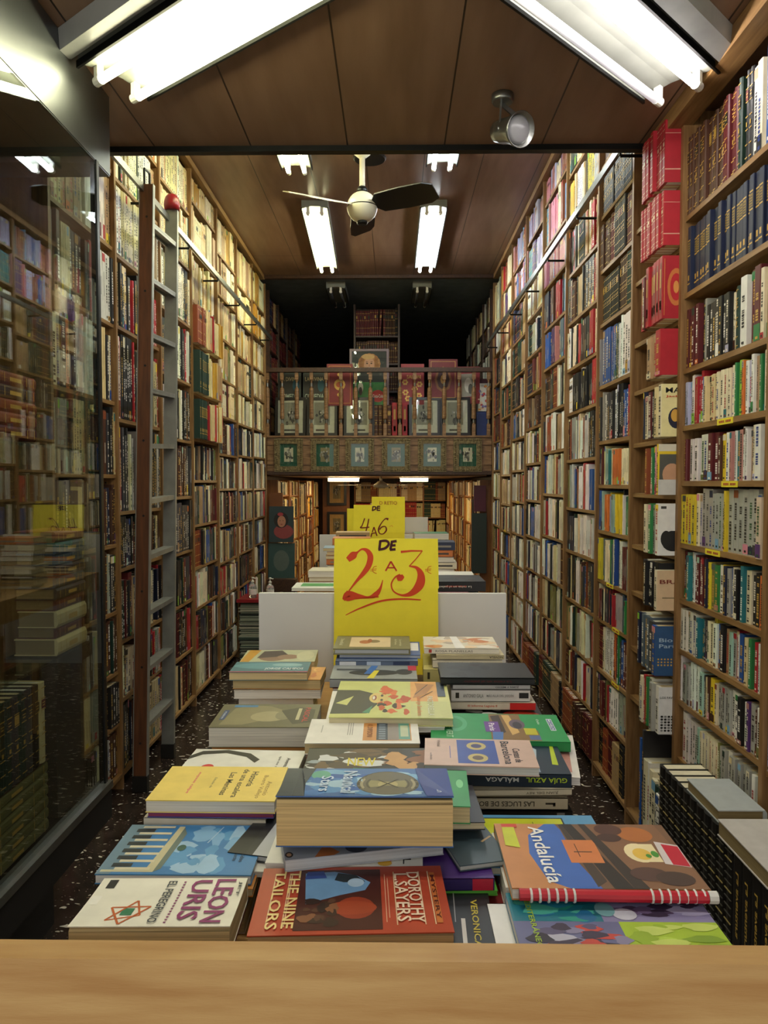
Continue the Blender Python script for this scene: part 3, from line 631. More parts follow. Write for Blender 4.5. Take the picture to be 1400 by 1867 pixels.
pool = [(bk['area'], wall, bk) for wall, lst in BOOKS.items() for bk in lst if not bk.get('drop')]
pool.sort(key=lambda q: -q[0])
r = random.Random(11); mass = MB()
for i, (ar, wall, bk) in enumerate(pool):
    W = bk['W']; args = (W, bk['t0'], bk['t1'], bk['z'], bk['h'], bk['d0'], bk['dep'], bk['lean'], bk['col'], bk['sty'], r)
    if i < 300:
        org = W.p((bk['t0']+bk['t1'])/2, bk['d0']+bk['dep']/2, bk['z'])
        mc, mp, md = MB(), MB(), MB(); bezel(*args, True, mc, mp, md)
        root = mc.build('book', PAINT, org=org)
        part(mp, 'page_block', PAINT, root); part(md, 'spine_print', PAINT, root)
        if 'face' in bk:
            m = MB(); dd = .10; t_ = bk['t0']-.0006; d_ = bk['d0']
            for n_, it in enumerate(bk['face']):
                h_ = -n_*.00005; F_ = lambda u, v: W.p(t_+h_, d_+dd*u, bk['z']+bk['h']*v)
                if it[0] == 'r': m.add([F_(it[1], it[2]), F_(it[3], it[2]), F_(it[3], it[4]), F_(it[1], it[4])], [(0, 1, 2, 3)], hx(it[5]))
                elif it[0] == 'e': m.add([F_(it[1]+it[3]*math.cos(R(20*q)), it[2]+it[4]*math.sin(R(20*q))) for q in range(18)], [tuple(range(18))], hx(it[5]))
                else: add_text(m, it[1], Vector(F_(it[2], it[3]))+Vector((0, -.001, 0)), (1, 0, 0), (0, 0, 1), dd*it[4], bk['h']*it[5], hx(it[6]))
            part(m, 'cover_design', PAINT, root)
        tag(root, book_label(bk, wall), 'book', GR[wall])
    else:
        bezel(*args, ar > 220, mass, mass, mass)
o = mass.build('shelved_books', PAINT)
tag(o, 'the mass of smaller and farther books filling all the shelves', 'books', None, 'stuff')
print('BOOKS', len(pool), [int(pool[k][0]) for k in (0, 100, 299)])
# ------------------------------------------------------------------ lamps
def tube_mat(name, c, s): return emis(name, c, s)
def fluorescent(name, P, direction, length, width, zt, nt, glow, off, label, cat='ceiling light', group=None, zc=ZC1, channel=0, glow2=None):
    """surface fixture: tray, tubes in lamp holders; P is the near/left end at ceiling level, direction in the xy plane"""
    d = Vector((direction[0], direction[1], 0)).normalized(); s = Vector((-d.y, d.x, 0)); P = Vector(P)
    root = empty(name, (P.x, P.y, zc), label, cat, group)
    def q(a, b_, z): return P+d*a+s*b_+Vector((0, 0, z-P.z))
    # tray with turned-down edges
    b = MB()
    hw = width/2
    prof = [(-hw, zt+.022), (-hw+.006, zt+.034), (-.03, zt+.05), (.03, zt+.05), (hw-.006, zt+.034), (hw, zt+.022), (hw, zc-.001), (-hw, zc-.001)]
    for a in (0, length): b.v += [tuple(q(a, u, z)) for u, z in prof]
    n = len(prof)
    for i in range(n): b.f.append((i, (i+1) % n, (i+1) % n+n, i+n)); b.c.append((1, 1, 1, .5))
    b.f += [tuple(range(n)), tuple(range(n, 2*n))]; b.c += [(1, 1, 1, .5)]*2
    part(b, 'housing', TRAY, root)
    b = MB()
    for u in (-hw, hw): b.bar(q(-.004, u, zt+.030), q(length+.004, u, zt+.030), .008, .022)
    part(b, 'edge_trim', DARKMETAL, root)
    for k in range(nt):
        u = (k-(nt-1)/2)*(width*.52) if nt > 1 else 0
        b = MB(); b.tube(q(.03, u, zt), q(length-.03, u, zt), .0135, 14)
        part(b, 'tube', off if (off and k == 0) else glow, root, smooth=True)
        for a in (.015, length-.015):
            b = MB(); b.tube(q(a-.014, u, zt), q(a+.016, u, zt), .0150, 12); b.bar(q(a, u, zt), q(a, u, zt+.05), .022, .02, up=tuple(d))
            part(b, 'lamp_holder', WHITEMETAL, root)
    if channel:
        b = MB(); u = channel
        for a in (0, length): b.v += [tuple(q(a, u+x, z)) for x, z in ((-.035, zc-.001), (-.028, zc-.06), (.028, zc-.05), (.035, zc-.001))]
        for i in range(4): b.f.append((i, (i+1) % 4, (i+1) % 4+4, i+4)); b.c.append((1, 1, 1, .5))
        b.f += [(0, 1, 2, 3), (4, 5, 6, 7)]; b.c += [(1, 1, 1, .5)]*2
        part(b, 'side_channel', CHAN, root)
    return root
G_L = emis('glowing_tube_warm', C_LEFT, TUBE_NEAR_L); G_R = emis('glowing_tube_white', C_RIGHT, TUBE_NEAR_R)
G_ML = emis('glowing_tube_yellow', C_MIDL, TUBE_MID); G_MR = emis('glowing_tube_cool', C_MIDR, TUBE_MID)
OFFT = emis('tube_barely_lit', (.9, .88, .95), .22)
G_ADDED = emis('added_front_tube', (1, .94, .82), 19)  # tubes of the fixture added above the table
OFFT2 = mat('tube_unlit', hx('50555A'), .4)
fluorescent('fluorescent_light', (-.895, 2.415, ZC1), (.791, -.611), .98, .25, 2.785, 2, G_L, None, 'slanting two-tube fluorescent light at upper left, over the display window', group=None, channel=-.175)
fluorescent('fluorescent_light', (.925, 2.465, ZC1), (-.715, -.70), 1.0, .25, 2.785, 2, G_R, OFFT, 'slanting fluorescent light at upper right with one dim tube', group=None, channel=.175)
fluorescent('fluorescent_light', (-.60, 5.68, ZC2), (-.03, 1), 1.58, .20, 3.57, 2, G_ML, None, 'yellowish two-tube light left of the ceiling fan', zc=ZC2)
fluorescent('fluorescent_light', (.30, 5.68, ZC2), (.0, 1), 1.58, .20, 3.57, 2, G_MR, None, 'cool white two-tube light right of the ceiling fan', zc=ZC2)
fluorescent('fluorescent_light', (-.64, 3.40, ZC2), (0, 1), 1.56, .20, 3.57, 2, G_ML, None, 'small end of lit tubes under the ceiling edge, left of the fan rod', zc=ZC2)
fluorescent('fluorescent_light', (.31, 3.40, ZC2), (0, 1), 1.52, .20, 3.57, 2, G_MR, None, 'small end of lit tubes under the ceiling edge, right of the fan rod', zc=ZC2)
for x, l in ((-.62, 'unlit dark fixture on the black loft ceiling, left'), (.30, 'unlit dark fixture on the black loft ceiling, right')):
    fluorescent('fluorescent_light', (x, 7.95, ZC2), (0, 1), .68, .20, 3.56, 2, OFFT2, OFFT2, l, zc=ZC2)
G_B = emis('warm_diffuser', C_BACK, BACK_LAMP)
for x, y, l in ((-.60, 8.9, 'warm glowing ceiling lamp of the back room, left of its fan'), (.25, 9.3, 'warm glowing ceiling lamp of the back room, right of its fan')):
    root = empty('ceiling_light', (x, y, 1.6), l, 'ceiling light')
    b = MB(); b.box(x-.18, x+.18, y-.3, y+.3, 1.585, 1.599); part(b, 'frame', WHITEMETAL, root)
    b = MB(); b.box(x-.165, x+.165, y-.285, y+.285, 1.545, 1.585); part(b, 'diffuser', G_B, root)
for x, y in ((-.72, 11.2), (.32, 12.2)):
    root = empty('ceiling_light', (x, y, 1.6), 'ceiling lamp deep in the back room, %s' % ('nearer' if y < 12 else 'farther'), 'ceiling light')
    b = MB(); b.box(x-.18, x+.18, y-.3, y+.3, 1.58, 1.599); part(b, 'diffuser', G_B, root)
fluorescent('fluorescent_light', (-.6, .95, ZC1), (1, 0), 1.2, .25, 2.785, 2, G_ADDED, None, 'added fluorescent light brightening the nearest table, unseen above the frame')  # extra fixture, added out of view because the table was too dark
# spotlight under the low ceiling
sx, sy = .375, 2.62
root = empty('spotlight', (sx, sy, ZC1), 'grey metal spotlight hanging from the low dark ceiling', 'spotlight')
b = MB(); b.lathe((sx, sy, ZC1-.028), [(.034, 0), (.038, .006), (.038, .027)], 24); part(b, 'ceiling_mount', STEEL, root, True)
b = MB(); b.bar((sx-.005, sy, ZC1-.02), (sx-.012, sy-.005, ZC1-.125), .006, .018, up=(0, 1, 0)); b.bar((sx+.045, sy+.015, ZC1-.06), (sx+.045, sy+.015, ZC1-.125), .005, .016, up=(0, 1, 0)); b.bar((sx-.005, sy, ZC1-.03), (sx+.045, sy+.015, ZC1-.062), .006, .016)
b.lathe((sx-.018, sy-.006, ZC1-.118), [(.010, 0), (.010, .008)], 12, axis=(1, 0, 0)); part(b, 'bracket', STEEL, root)
ax = Vector((.42, -.72, -.28)).normalized(); hc = Vector((sx+.02, sy+.01, ZC1-.118))
b = MB(); b.lathe(hc, [(.022, -.065), (.036, -.055), (.042, -.02), (.044, .02), (.054, .06), (.058, .075), (.055, .076), (.045, .055)], 28, axis=ax); part(b, 'lamp_head', STEEL, root, True)
b = MB(); b.lathe(hc, [(.044, .056), (.046, .062), (.036, .072), (.015, .078), (.002, .079)], 24, axis=ax); part(b, 'bulb_face', mat('frosted_bulb', hx('8E8E92'), .25), root, True)
# ceiling fan
fx, fy, fz = -.205, 4.85, 3.305
root = empty('ceiling_fan', (fx, fy, ZC2), 'cream ball-hub ceiling fan with three blades on a white rod', 'ceiling fan')
b = MB(); b.tube((fx, fy, ZC2-.001), (fx, fy, fz+.09), .018, 16, (1, 1, 1, .5)); b.lathe((fx, fy, ZC2-.05), [(.02, 0), (.055, .03), (.06, .049)], 20); part(b, 'rod', CREAMPL, root, True)
b = MB(); b.lathe((fx, fy, fz), [(.098*math.cos(t), .098*math.sin(t)) for t in [R(-84+12*k) for k in range(15)]], 32); part(b, 'hub', CREAMPL, root, True)
b = MB(); b.lathe((fx, fy, fz), [(.034, .085), (.034, .115), (.024, .13)], 20); b.lathe((fx, fy, fz-.112), [(.024, 0), (.034, .008), (.036, .022)], 20); b.lathe((fx, fy, fz-.003), [(.0985, 0), (.0992, .003), (.0985, .006)], 32); part(b, 'hub_caps', DARKMETAL, root, True)
for ang, m_ in ((-28, SHADEDM), (208, CREAMPL), (92, SHADEDM)):  # edge-on blade kept cream as lit, the other two darkened as shaded
    c, s_ = math.cos(R(ang)), math.sin(R(ang)); P = []
    wv = [(.09, .035, 0), (.13, .075, .0), (.30, .085, 0), (.46, .082, 0), (.52, .055, 0)]
    for dz in (0, .007):
        for rr, hw, _ in wv:
            for k in (-1, 1):
                P.append((fx+c*rr-s_*hw*k, fy+s_*rr+c*hw*k, fz+.005+dz-k*hw*.38))
    n = len(wv); F = []
    for o in (0, 2*n):
        for i in range(n-1): F.append((o+2*i, o+2*i+1, o+2*i+3, o+2*i+2))
    for i in range(n-1): F += [(2*i, 2*i+2, 2*n+2*i+2, 2*n+2*i), (2*i+1, 2*i+3, 2*n+2*i+3, 2*n+2*i+1)]
    F += [(0, 1, 2*n+1, 2*n), (2*n-2, 2*n-1, 4*n-1, 4*n-2)]
    b = MB(); b.add(P, F); part(b, 'blade', m_, root)
b = MB(); b.lathe((-.16, 4.9+.06, ZC2-.012), [(.10, 0), (.11, .011)], 28)
tag(b.build('ceiling_vent', DARKMETAL, org=(-.16, 4.96, ZC2)), 'round dark vent plate on the ceiling by the fan rod', 'vent')
# fan of the back room
fx, fy, fz = -.15, 8.55, 1.50
root = empty('ceiling_fan', (fx, fy, 1.6), 'small brass-coloured fan hanging in the back room below the balcony', 'ceiling fan')
b = MB(); b.tube((fx, fy, 1.599), (fx, fy, fz+.03), .012, 10); b.lathe((fx, fy, fz), [(.03, -.035), (.085, -.02), (.09, .0), (.05, .03), (.02, .05)], 24); part(b, 'hub', CREAMPL, root, True)
for ang in (178, 58, -62+60):
    c, s_ = math.cos(R(ang)), math.sin(R(ang)); b = MB(); b.bar((fx+c*.07, fy+s_*.07, fz), (fx+c*.5, fy+s_*.5, fz), .11, .006); part(b, 'blade', CREAMPL, root)

# ------------------------------------------------------------------ ladder rails
def rail(x, z, y0, y1, sgn, label):
    root = empty('ladder_rail', (x, (y0+y1)/2, z), label, 'rail')
    b = MB(); b.box(x-.008, x+.008, y0, y1, z-.017, z+.017); part(b, 'bar', STEEL, root)
    y = y0+.25
    while y < y1:
        b = MB(); b.tube((x, y, z-.03), (x+sgn*.13, y, z-.03), .007, 8); b.tube((x, y, z-.03), (x, y, z+.03), .006, 8)
        part(b, 'bracket', DARKMETAL, root); y += .74
rail(-1.265, 3.01, 2.9, 7.7, -1, 'steel ladder rail running along the left wall bookcases')
rail(.955, 2.94, 2.95, 7.7, 1, 'steel ladder rail running along the right wall bookcases')
# ------------------------------------------------------------------ ladder
root = empty('library_ladder', (-1.27, 3.85, 0), 'tall wooden and metal ladder leaning on the left wall rail', 'ladder')
s1b, s1t = Vector((-1.255, 3.60, 0.03)), Vector((-1.245, 3.78, 3.03)); s2b, s2t = Vector((-1.255, 4.05, .03)), Vector((-1.245, 4.20, 3.06))
LADW = mat('reddish_ladder_wood', hx('6A3F22'), .5, nscale=5, stretch=(12, 12, 1), col2=hx('4E2C17'))
b = MB(); b.bar(s1b, s1t, .066, .024, up=(0, 1, 0)); part(b, 'stile', LADW, root)
b = MB(); b.bar(s1b+Vector((.034, 0, .0)), s1t+Vector((.034, 0, 0)), .004, .030, up=(0, 1, 0)); b.bar(s1b-Vector((.034, 0, .0)), s1t-Vector((.034, 0, 0)), .004, .030, up=(0, 1, 0)); part(b, 'stile_edging', ALU, root)
b = MB(); b.bar(s2b, s2t, .068, .026, up=(0, 1, 0)); part(b, 'stile', ALU, root, label='grey metal stile')
for s in (s1b, s2b):
    b = MB(); b.bar(s-Vector((0, 0, .028)), s+Vector((0, 0, .05)), .074, .034, up=(0, 1, 0)); part(b, 'rubber_foot', KICK, root)
b = MB()
for k in range(8):
    p = s1b.lerp(s1t, .07+k*.125); b.lathe(p+Vector((.004*(k % 2), -.0125, 0)), [(.006, 0), (.006, .001)], 10, axis=(0, -1, 0))
part(b, 'bolt_heads', KICK, root)
for k in range(10):
    t = (.30+k*.285)/3.06; p = s1b.lerp(s1t, t); q = s2b.lerp(s2t, t); b = MB()
    b.bar(p, q, .058, .010); b.bar(p+Vector((.025, 0, -.010)), q+Vector((.025, 0, -.010)), .006, .018); b.bar(p-Vector((.025, 0, .010)), q-Vector((.025, 0, .010)), .006, .018)
    part(b, 'rung', ALU, root)
b = MB(); c = s2t+Vector((0, 0, .045)); b.lathe(c, [(.040, -.05), (.044, -.02), (.042, .0), (.036, .02), (.022, .036), (.004, .043)], 20); part(b, 'red_cap', REDPL, root, True, label='round red end cap')
for p in (s1t, s2t):
    pts = [(-1.265, p.y+.02, 2.98), (-1.265, p.y+.02, 3.12), (-1.265, p.y+.10, 3.13), (-1.265, p.y+.10, 3.0)]
    b = MB()
    for a, c in zip(pts, pts[1:]): b.tube(a, c, .006, 8)
    part(b, 'hook', DARKMETAL, root)

# ------------------------------------------------------------------ display window on the left
xg = -.99
root = empty('display_window', (xg, 1.4, .39), 'glass display cabinet in dark steel at the left edge, reflecting books', 'display cabinet')
b = MB(); b.hexa([(xg-.02, .2, 2.60), (xg, .2, 2.60), (xg, 2.615, 2.60), (xg-.02, 2.615, 2.60), (xg-.02, .2, ZC1-.002), (xg, .2, ZC1-.002), (xg, 2.615, ZC1-.002), (xg-.02, 2.615, ZC1-.002)])
b.box(xg-.45, xg-.02, 2.595, 2.615, 2.60, ZC1-.002); b.box(xg-.45, xg-.002, .2, 2.613, 2.595, 2.60); part(b, 'fascia', FASCIA, root)
b = MB(); b.box(xg-.006, xg+.0, .2, 2.485, .50, 2.595); part(b, 'front_pane', GLASS, root)
b = MB(); b.box(xg-.40, xg-.02, 2.49, 2.496, .50, 2.595); part(b, 'end_pane', GLASS, root)
b = MB(); b.box(xg-.018, xg+.004, 2.485, 2.505, .47, 2.6); part(b, 'corner_post', DARKMETAL, root)
b = MB(); b.box(xg-.03, xg+.016, .2, 2.52, .475, .50); part(b, 'sill', STEEL, root)
b = MB(); b.box(xg-.37, xg+.01, .2, 2.52, .37, .475); b.box(xg-.37, xg-.19, .2, 2.50, 0, .37); part(b, 'base', KICK, root)
b = MB(); b.box(xg-.37, xg-.36, .2, 2.30, .50, 2.59); part(b, 'back_panel', BACKP, root)
SH = mat('glass_shelf_edge', hx('7F9A90'), .15); 
for z in (1.00, 1.64):
    b = MB(); b.box(xg-.34, xg-.03, .3, 2.28, z-.008, z); part(b, 'shelf', GLASS, root)
r = random.Random(5); nmd = [0]
LW = ['rust', 'brown', 'maroon', 'tan', 'dark green', 'olive']
def lying(x0, x1, y0, y1, z, th, col, label, cat='book', name='leather_book', group=None, rot=0):
    b = MB(); cx, cy = (x0+x1)/2, (y0+y1)/2; w_, l_ = x1-x0, y1-y0
    # spine on the +x side, slightly rounded
    prof = [(-w_/2, 0), (w_/2-.006, 0), (w_/2-.001, th*.2), (w_/2, th*.5), (w_/2-.001, th*.8), (w_/2-.006, th), (-w_/2, th), (-w_/2, th-.003), (w_/2-.012, th-.003), (w_/2-.012, .003), (-w_/2, .003)]
    n = len(prof); c, s_ = math.cos(rot), math.sin(rot)
    def tr(u, v, h): return (cx+u*c-v*s_, cy+u*s_+v*c, z+h)
    V = [tr(u, -l_/2, h) for u, h in prof]+[tr(u, l_/2, h) for u, h in prof]
    b.add(V, [(i, (i+1) % n, (i+1) % n+n, i+n) for i in range(n)]+[tuple(range(6))+(6, 7, 8, 9, 10), tuple(range(n, 2*n))], col)
    o = b.build(name, PAINT, org=(cx, cy, z)); p = MB()
    p.hexa([tr(u, v, h) for h in (.003, th-.003) for u, v in ((-w_/2+.003, -l_/2+.003), (w_/2-.012, -l_/2+.003), (w_/2-.012, l_/2-.003), (-w_/2+.003, l_/2-.003))], hx('8F7C54', 0))
    part(p, 'page_block', PAGES, o)
    d = MB()
    for f in (-.42, -.25, .25, .42):
        d.add([tr(w_/2+.0008, l_*f, th*.15), tr(w_/2+.0008, l_*f+.003, th*.15), tr(w_/2+.0008, l_*f+.003, th*.85), tr(w_/2+.0008, l_*f, th*.85)], [(0, 1, 2, 3)], GOLD)
    d.add([tr(w_/2+.0008, -.03, th*.3), tr(w_/2+.0008, .03, th*.3), tr(w_/2+.0008, .03, th*.6), tr(w_/2+.0008, -.03, th*.6)], [(0, 1, 2, 3)], GOLD)
    part(d, 'gilt_lines', PAINT, o)
    return tag(o, label, cat, group)
z = 1.645
for k in range(5):
    lying(-1.17, -1.01, 1.86, 2.09, z, .035, vary(PC[['maroon', 'rust', 'rust', 'brown', 'rust'][k]], r), '%s leather volume from the bottom of the pile at the glass left edge' % ordn(k+1), group='leather pile on the upper glass shelf'); z += .0355
z = 1.005
cols = ['ivory', 'maroon', 'ivory', 'maroon', 'charcoal', 'slate', 'brown', 'slate', 'slate', 'rust']
for k in range(10):
    t = .05 if k in (0, 2) else .034
    lying(-1.15+.006*(k % 3), -1.015-.006*(k % 2), 2.21+.008*(k % 2), 2.42, z, t, vary(PC[cols[k]], r), '%s old volume from the bottom of the tall pile behind the glass' % ordn(k+1), group='tall pile of old volumes behind the glass'); z += t+.0005
b = MB(); b.box(-1.17, -1.01, 2.19, 2.44, .955, 1.002); tag(b.build('book_rest', KICK, org=(-1.09, 2.3, .955)), 'dark block under the tall pile behind the glass', 'stand')
b = MB(); b.box(-1.15, -1.03, 2.22, 2.42, .502, .953); tag(b.build('display_plinth', KICK, org=(-1.09, 2.3, .5)), 'dark plinth holding up the tall pile behind the glass', 'stand')
z = .505
for k in range(6):
    lying(-1.20, -1.02, 1.78, 2.14, z, .034, vary(hx('6A6B3A'), r), '%s olive bound volume from the cabinet floor behind the glass' % ordn(k+1), group='olive volumes lying on the cabinet floor'); z += .0345
y = 1.50
WG = Wall((-1.02, 0, 0), (0, 1, 0), (-1, 0, 0))
for k, nm in enumerate(['brown', 'red', 'maroon', 'dark green', 'dark green', 'charcoal', 'dark green', 'charcoal', 'black', 'ivory']):
    th = .034; mc, mp, md = MB(), MB(), MB()
    y0 = 1.76+k*.038
    bezel(WG, y0, y0+th, .715, .235, 0, .15, 0, vary(PC[nm], r), 'leather', r, True, mc, mp, md)
    o = mc.build('leather_book', PAINT, org=(-1.09, y0, .715)); part(mp, 'page_block', PAINT, o); part(md, 'spine_print', PAINT, o)
    tag(o, '%s upright volume, %s from the near end of the row behind the glass' % (nm, ordn(k+1)), 'book', 'upright volumes in the display cabinet')
b = MB(); b.box(-1.20, -1.02, 1.75, 2.15, .7125, .7145); tag(b.build('shelf_board', DARKWOOD, org=(-1.1, 1.95, .71)), 'thin dark board between olive and upright volumes behind the glass', 'board')

# ------------------------------------------------------------------ balcony
MS = MEZZWOOD
y0 = YM
root = empty('balcony', (-.157, YM, 1.62), 'walnut balcony front with turned balusters across the back of the shop', 'balcony')
b = MB(); b.box(XL+.013, XR-.013, y0, y0+.03, 1.655, 2.03); part(b, 'front_panel', MS, root)
b = MB(); b.box(XL+.013, XR-.013, y0-.03, y0+.10, 1.615, 1.655); part(b, 'bottom_moulding', DARKWOOD, root)
b = MB(); b.box(XL+.013, XR-.013, y0-.02, y0+.32, 2.012, 2.03); b.box(XL+.013, XR-.013, y0-.012, y0, 1.93, 1.945); b.box(XL+.013, XR-.013, y0-.012, y0, 1.72, 1.735); part(b, 'ledge', MS, root)
b = MB(); b.box(XL+.013, XR-.013, y0-.035, y0+.035, 2.70, 2.745); part(b, 'handrail', DARKWOOD, root)
nb = 16
for k in range(nb):
    x = -1.345+k*.1565
    root2 = root
    b = MB()
    b.box(x-.018, x+.018, y0-.018, y0+.018, 2.03, 2.15); b.box(x-.018, x+.018, y0-.018, y0+.018, 2.62, 2.70)
    b.lathe((x, y0, 2.15), [(.014, 0), (.010, .02), (.010, .05), (.023, .06), (.024, .08), (.021, .2), (.025, .32), (.021, .38), (.010, .39), (.010, .45), (.014, .47)], 10)
    bal = part(b, 'baluster', MS, root)
    b = MB(); b.lathe((x, y0, 2.165), [(.0125, 0), (.0125, .036)], 10); b.lathe((x, y0, 2.55), [(.0125, 0), (.0125, .036)], 10); part(b, 'metal_ring', STEEL, bal)
def framed(name, x, z, w_, h_, y, fw, fmat, mat_c, pic, label, cat, group=None, art=None, depth=.02, lean=0, ornate=False):
    root = empty(name, (x, y, z), label, cat, group)
    # world-space parts, picture faces -Y
    def P(u, v, d): return (x+u, y-d+v*lean, z+v)
    b = MB(); W2, H2 = w_/2, h_
    for (a0, a1, c0, c1) in ((-W2, W2, 0, fw), (-W2, W2, H2-fw, H2), (-W2, -W2+fw, fw, H2-fw), (W2-fw, W2, fw, H2-fw)):
        b.hexa([P(a0, c0, depth), P(a1, c0, depth), P(a1, c0, 0), P(a0, c0, 0), P(a0, c1, depth), P(a1, c1, depth), P(a1, c1, 0), P(a0, c1, 0)])
    if ornate:
        n = int(w_/.022); mm = int(h_/.022)
        for i in range(n+1):
            for v in (fw*.35, H2-fw*.35): b.lathe(P(-W2+w_*i/n*.96+.02*w_, v, depth), [(.009, 0), (.007, .005), (.002, .008)], 6, axis=(0, -1, 0))
        for i in range(1, mm):
            for u in (-W2+fw*.35, W2-fw*.35): b.lathe(P(u, H2*i/mm, depth), [(.009, 0), (.007, .005), (.002, .008)], 6, axis=(0, -1, 0))
    part(b, 'frame', fmat, root)
    b = MB(); b.hexa([P(-W2+fw, fw, depth*.55), P(W2-fw, fw, depth*.55), P(W2-fw, fw, .001), P(-W2+fw, fw, .001), P(-W2+fw, H2-fw, depth*.55), P(W2-fw, H2-fw, depth*.55), P(W2-fw, H2-fw, .001), P(-W2+fw, H2-fw, .001)], mat_c)
    part(b, 'mount', PAINT, root)
    b = MB()
    for (u0, v0, u1, v1, c) in pic:
        d = depth*.55+.001
        b.add([P(w_*u0, h_*v0, d), P(w_*u1, h_*v0, d), P(w_*u1, h_*v1, d), P(w_*u0, h_*v1, d)], [(0, 1, 2, 3)], c)
    if art: art(b, P, w_, h_, depth*.55+.0015)
    part(b, 'picture', PAINT, root)
    b = MB(); d = depth*.8
    b.add([P(-W2+fw, fw, d), P(W2-fw, fw, d), P(W2-fw, H2-fw, d), P(-W2+fw, H2-fw, d)], [(0, 1, 2, 3)]); part(b, 'glass', GLASS, root)
    return root
def ell(b, P, cu, cv, ru, rv, d, c, n=18, a0=0):
    b.add([P(cu+ru*math.cos(2*math.pi*i/n+a0), cv+rv*math.sin(2*math.pi*i/n+a0), d) for i in range(n)], [tuple(range(n))], c)
def engraving(seed):
    rr = random.Random(seed)
    def f(b, P, w_, h_, d):
        g = lambda k: (k, k*.95, k*.85, .3)
        for i in range(26):
            u = rr.gauss(0, .07)*w_; v = (.5+rr.gauss(0, .09))*h_
            ell(b, P, u, v, rr.uniform(.01, .05)*w_, rr.uniform(.02, .07)*h_, d+.0002*i, g(rr.choice([.03, .06, .12, .3, .45])), 7, rr.random())
        for s in (-.04, .07): ell(b, P, s*w_, .6*h_, .025*w_, .025*h_, d+.007, g(.55), 8)
    return f
GILT = mat('old_gilt_frame', hx('8A7A54'), .5, metal=.35, nscale=60, col2=hx('4E4228'), bump=.6, bscale=90)
BLACKF = mat('black_lacquer_frame', hx('120E0D'), .3)
SILV = mat('mauve_frame', hx('6E5A62'), .4)
what = ['two standing figures', 'a seated group on toned paper', 'a white reflection across it', 'a pink reflection at its foot', 'a dark upright scene', 'a pale slanting figure']
for k, x in enumerate((-1.118, -.731, -.363, .023, .405, .78)):
    framed('gilt_picture', x, 1.645, .30, .355, YM-.014, .058, GILT, hx('0E5640', .4), [(-.16, .30, .16, .72, hx('D8D0B8', .1) if k not in (1, 3) else hx('9A8A66', .1))], 'gilt-framed print on green mount with %s, %s from the left' % (what[k], ordn(k+1)), 'picture', 'gilt-framed prints on the balcony front', engraving(k), ornate=True, depth=.026)
for k, (x, ww) in enumerate(((-1.115, .33), (-.775, .33), (-.375, .33), (.33, .335), (.66, .32))):
    framed('black_framed_engraving', x, 2.035, ww, .415, YM+.10, .030, BLACKF, hx('DAD6C4', .1), [(-.26, .28, .26, .87, hx('9A9688', .1)), (-.2, .12, .2, .17, hx('5A564C', .1))], 'black-framed engraving behind the balusters, %s from the left' % ordn(k+1), 'picture', 'black-framed engravings behind the balusters', engraving(20+k), lean=.10)
def showbook(x, z, w_, h_, th, col, label, art=None, texts=(), lean=.06, y=YM+.16, name='display_book', pages=True):
    def P(u, v, d): return (x+u, y-d+v*lean, z+v)
    b = MB(); W2 = w_/2
    for d0, d1 in ((th-.003, th), (0, .003)):
        b.hexa([P(-W2, 0, d1), P(W2, 0, d1), P(W2, 0, d0), P(-W2, 0, d0), P(-W2, h_, d1), P(W2, h_, d1), P(W2, h_, d0), P(-W2, h_, d0)], col)
    b.hexa([P(-W2, 0, th), P(-W2+.004, 0, th), P(-W2+.004, 0, 0), P(-W2, 0, 0), P(-W2, h_, th), P(-W2+.004, h_, th), P(-W2+.004, h_, 0), P(-W2, h_, 0)], col)
    o = b.build(name, PAINT, org=(x, y, z))
    p = MB(); p.hexa([P(u, v, d) for v in (.003, h_-.003) for u, d in ((-W2+.004, th-.003), (W2-.004, th-.003), (W2-.004, .003), (-W2+.004, .003))], hx('D8CCA6', 0)); part(p, 'page_block', PAGES, o)
    a = MB()
    if art: art(a, P, w_, h_, th+.001)
    for s, u, v, tw, hh, c in texts: add_text(a, s, P(u*w_, v*h_, th+.004), (1, 0, 0), (0, lean, 1), tw*w_, hh*h_, c)
    if a.v: part(a, 'cover_design', PAINT, o)
    return tag(o, label, 'book')
def border(b, P, w_, h_, d, c, m=.06, t=.012):
    a = w_*(.5-m)
    for (u0, v0, u1, v1) in ((-a, m*w_, a, m*w_+t), (-a, h_-m*w_-t, a, h_-m*w_), (-a, m*w_, -a+t, h_-m*w_), (a-t, m*w_, a, h_-m*w_)):
        b.add([P(u0, v0, d), P(u1, v0, d), P(u1, v1, d), P(u0, v1, d)], [(0, 1, 2, 3)], c)
def a_div(b, P, w_, h_, d):
    border(b, P, w_, h_, d, hx('4A5A52'), .03, .005)
    ell(b, P, .28*w_, .62*h_, .14*w_, .2*h_, d+.001, hx('1F5A66')); ell(b, P, -.2*w_, .3*h_, .1*w_, .06*h_, d+.001, hx('6A4A2A'))
for k, x in enumerate((-1.13, -.86)):
    showbook(x, 2.36, .25, .36, .03, hx('2B2A22'), '%s of two dark volumes with pale ornate lettering behind the balusters' % ('left' if k == 0 else 'right'), a_div, [('LA DIVINA', 0, .80, .8, .12, hx('C9B98A')), ('COMEDIA', 0, .28, .82, .16, hx('A9B4A0'))])
def a_orn(b, P, w_, h_, d):
    border(b, P, w_, h_, d, hx('C98B3A'), .08, .005)
    ell(b, P, 0, .5*h_, .22*w_, .14*h_, d+.001, hx('E2B558'), 12); ell(b, P, 0, .5*h_, .14*w_, .07*h_, d+.002, hx('B4502A'), 12)
    for v in (.26, .74): ell(b, P, 0, v*h_, .1*w_, .05*h_, d+.001, hx('E2B558'), 8)
showbook(-.585, 2.36, .28, .45, .05, hx('7E1A20'), 'red volume with golden central ornament behind the balusters', a_orn)
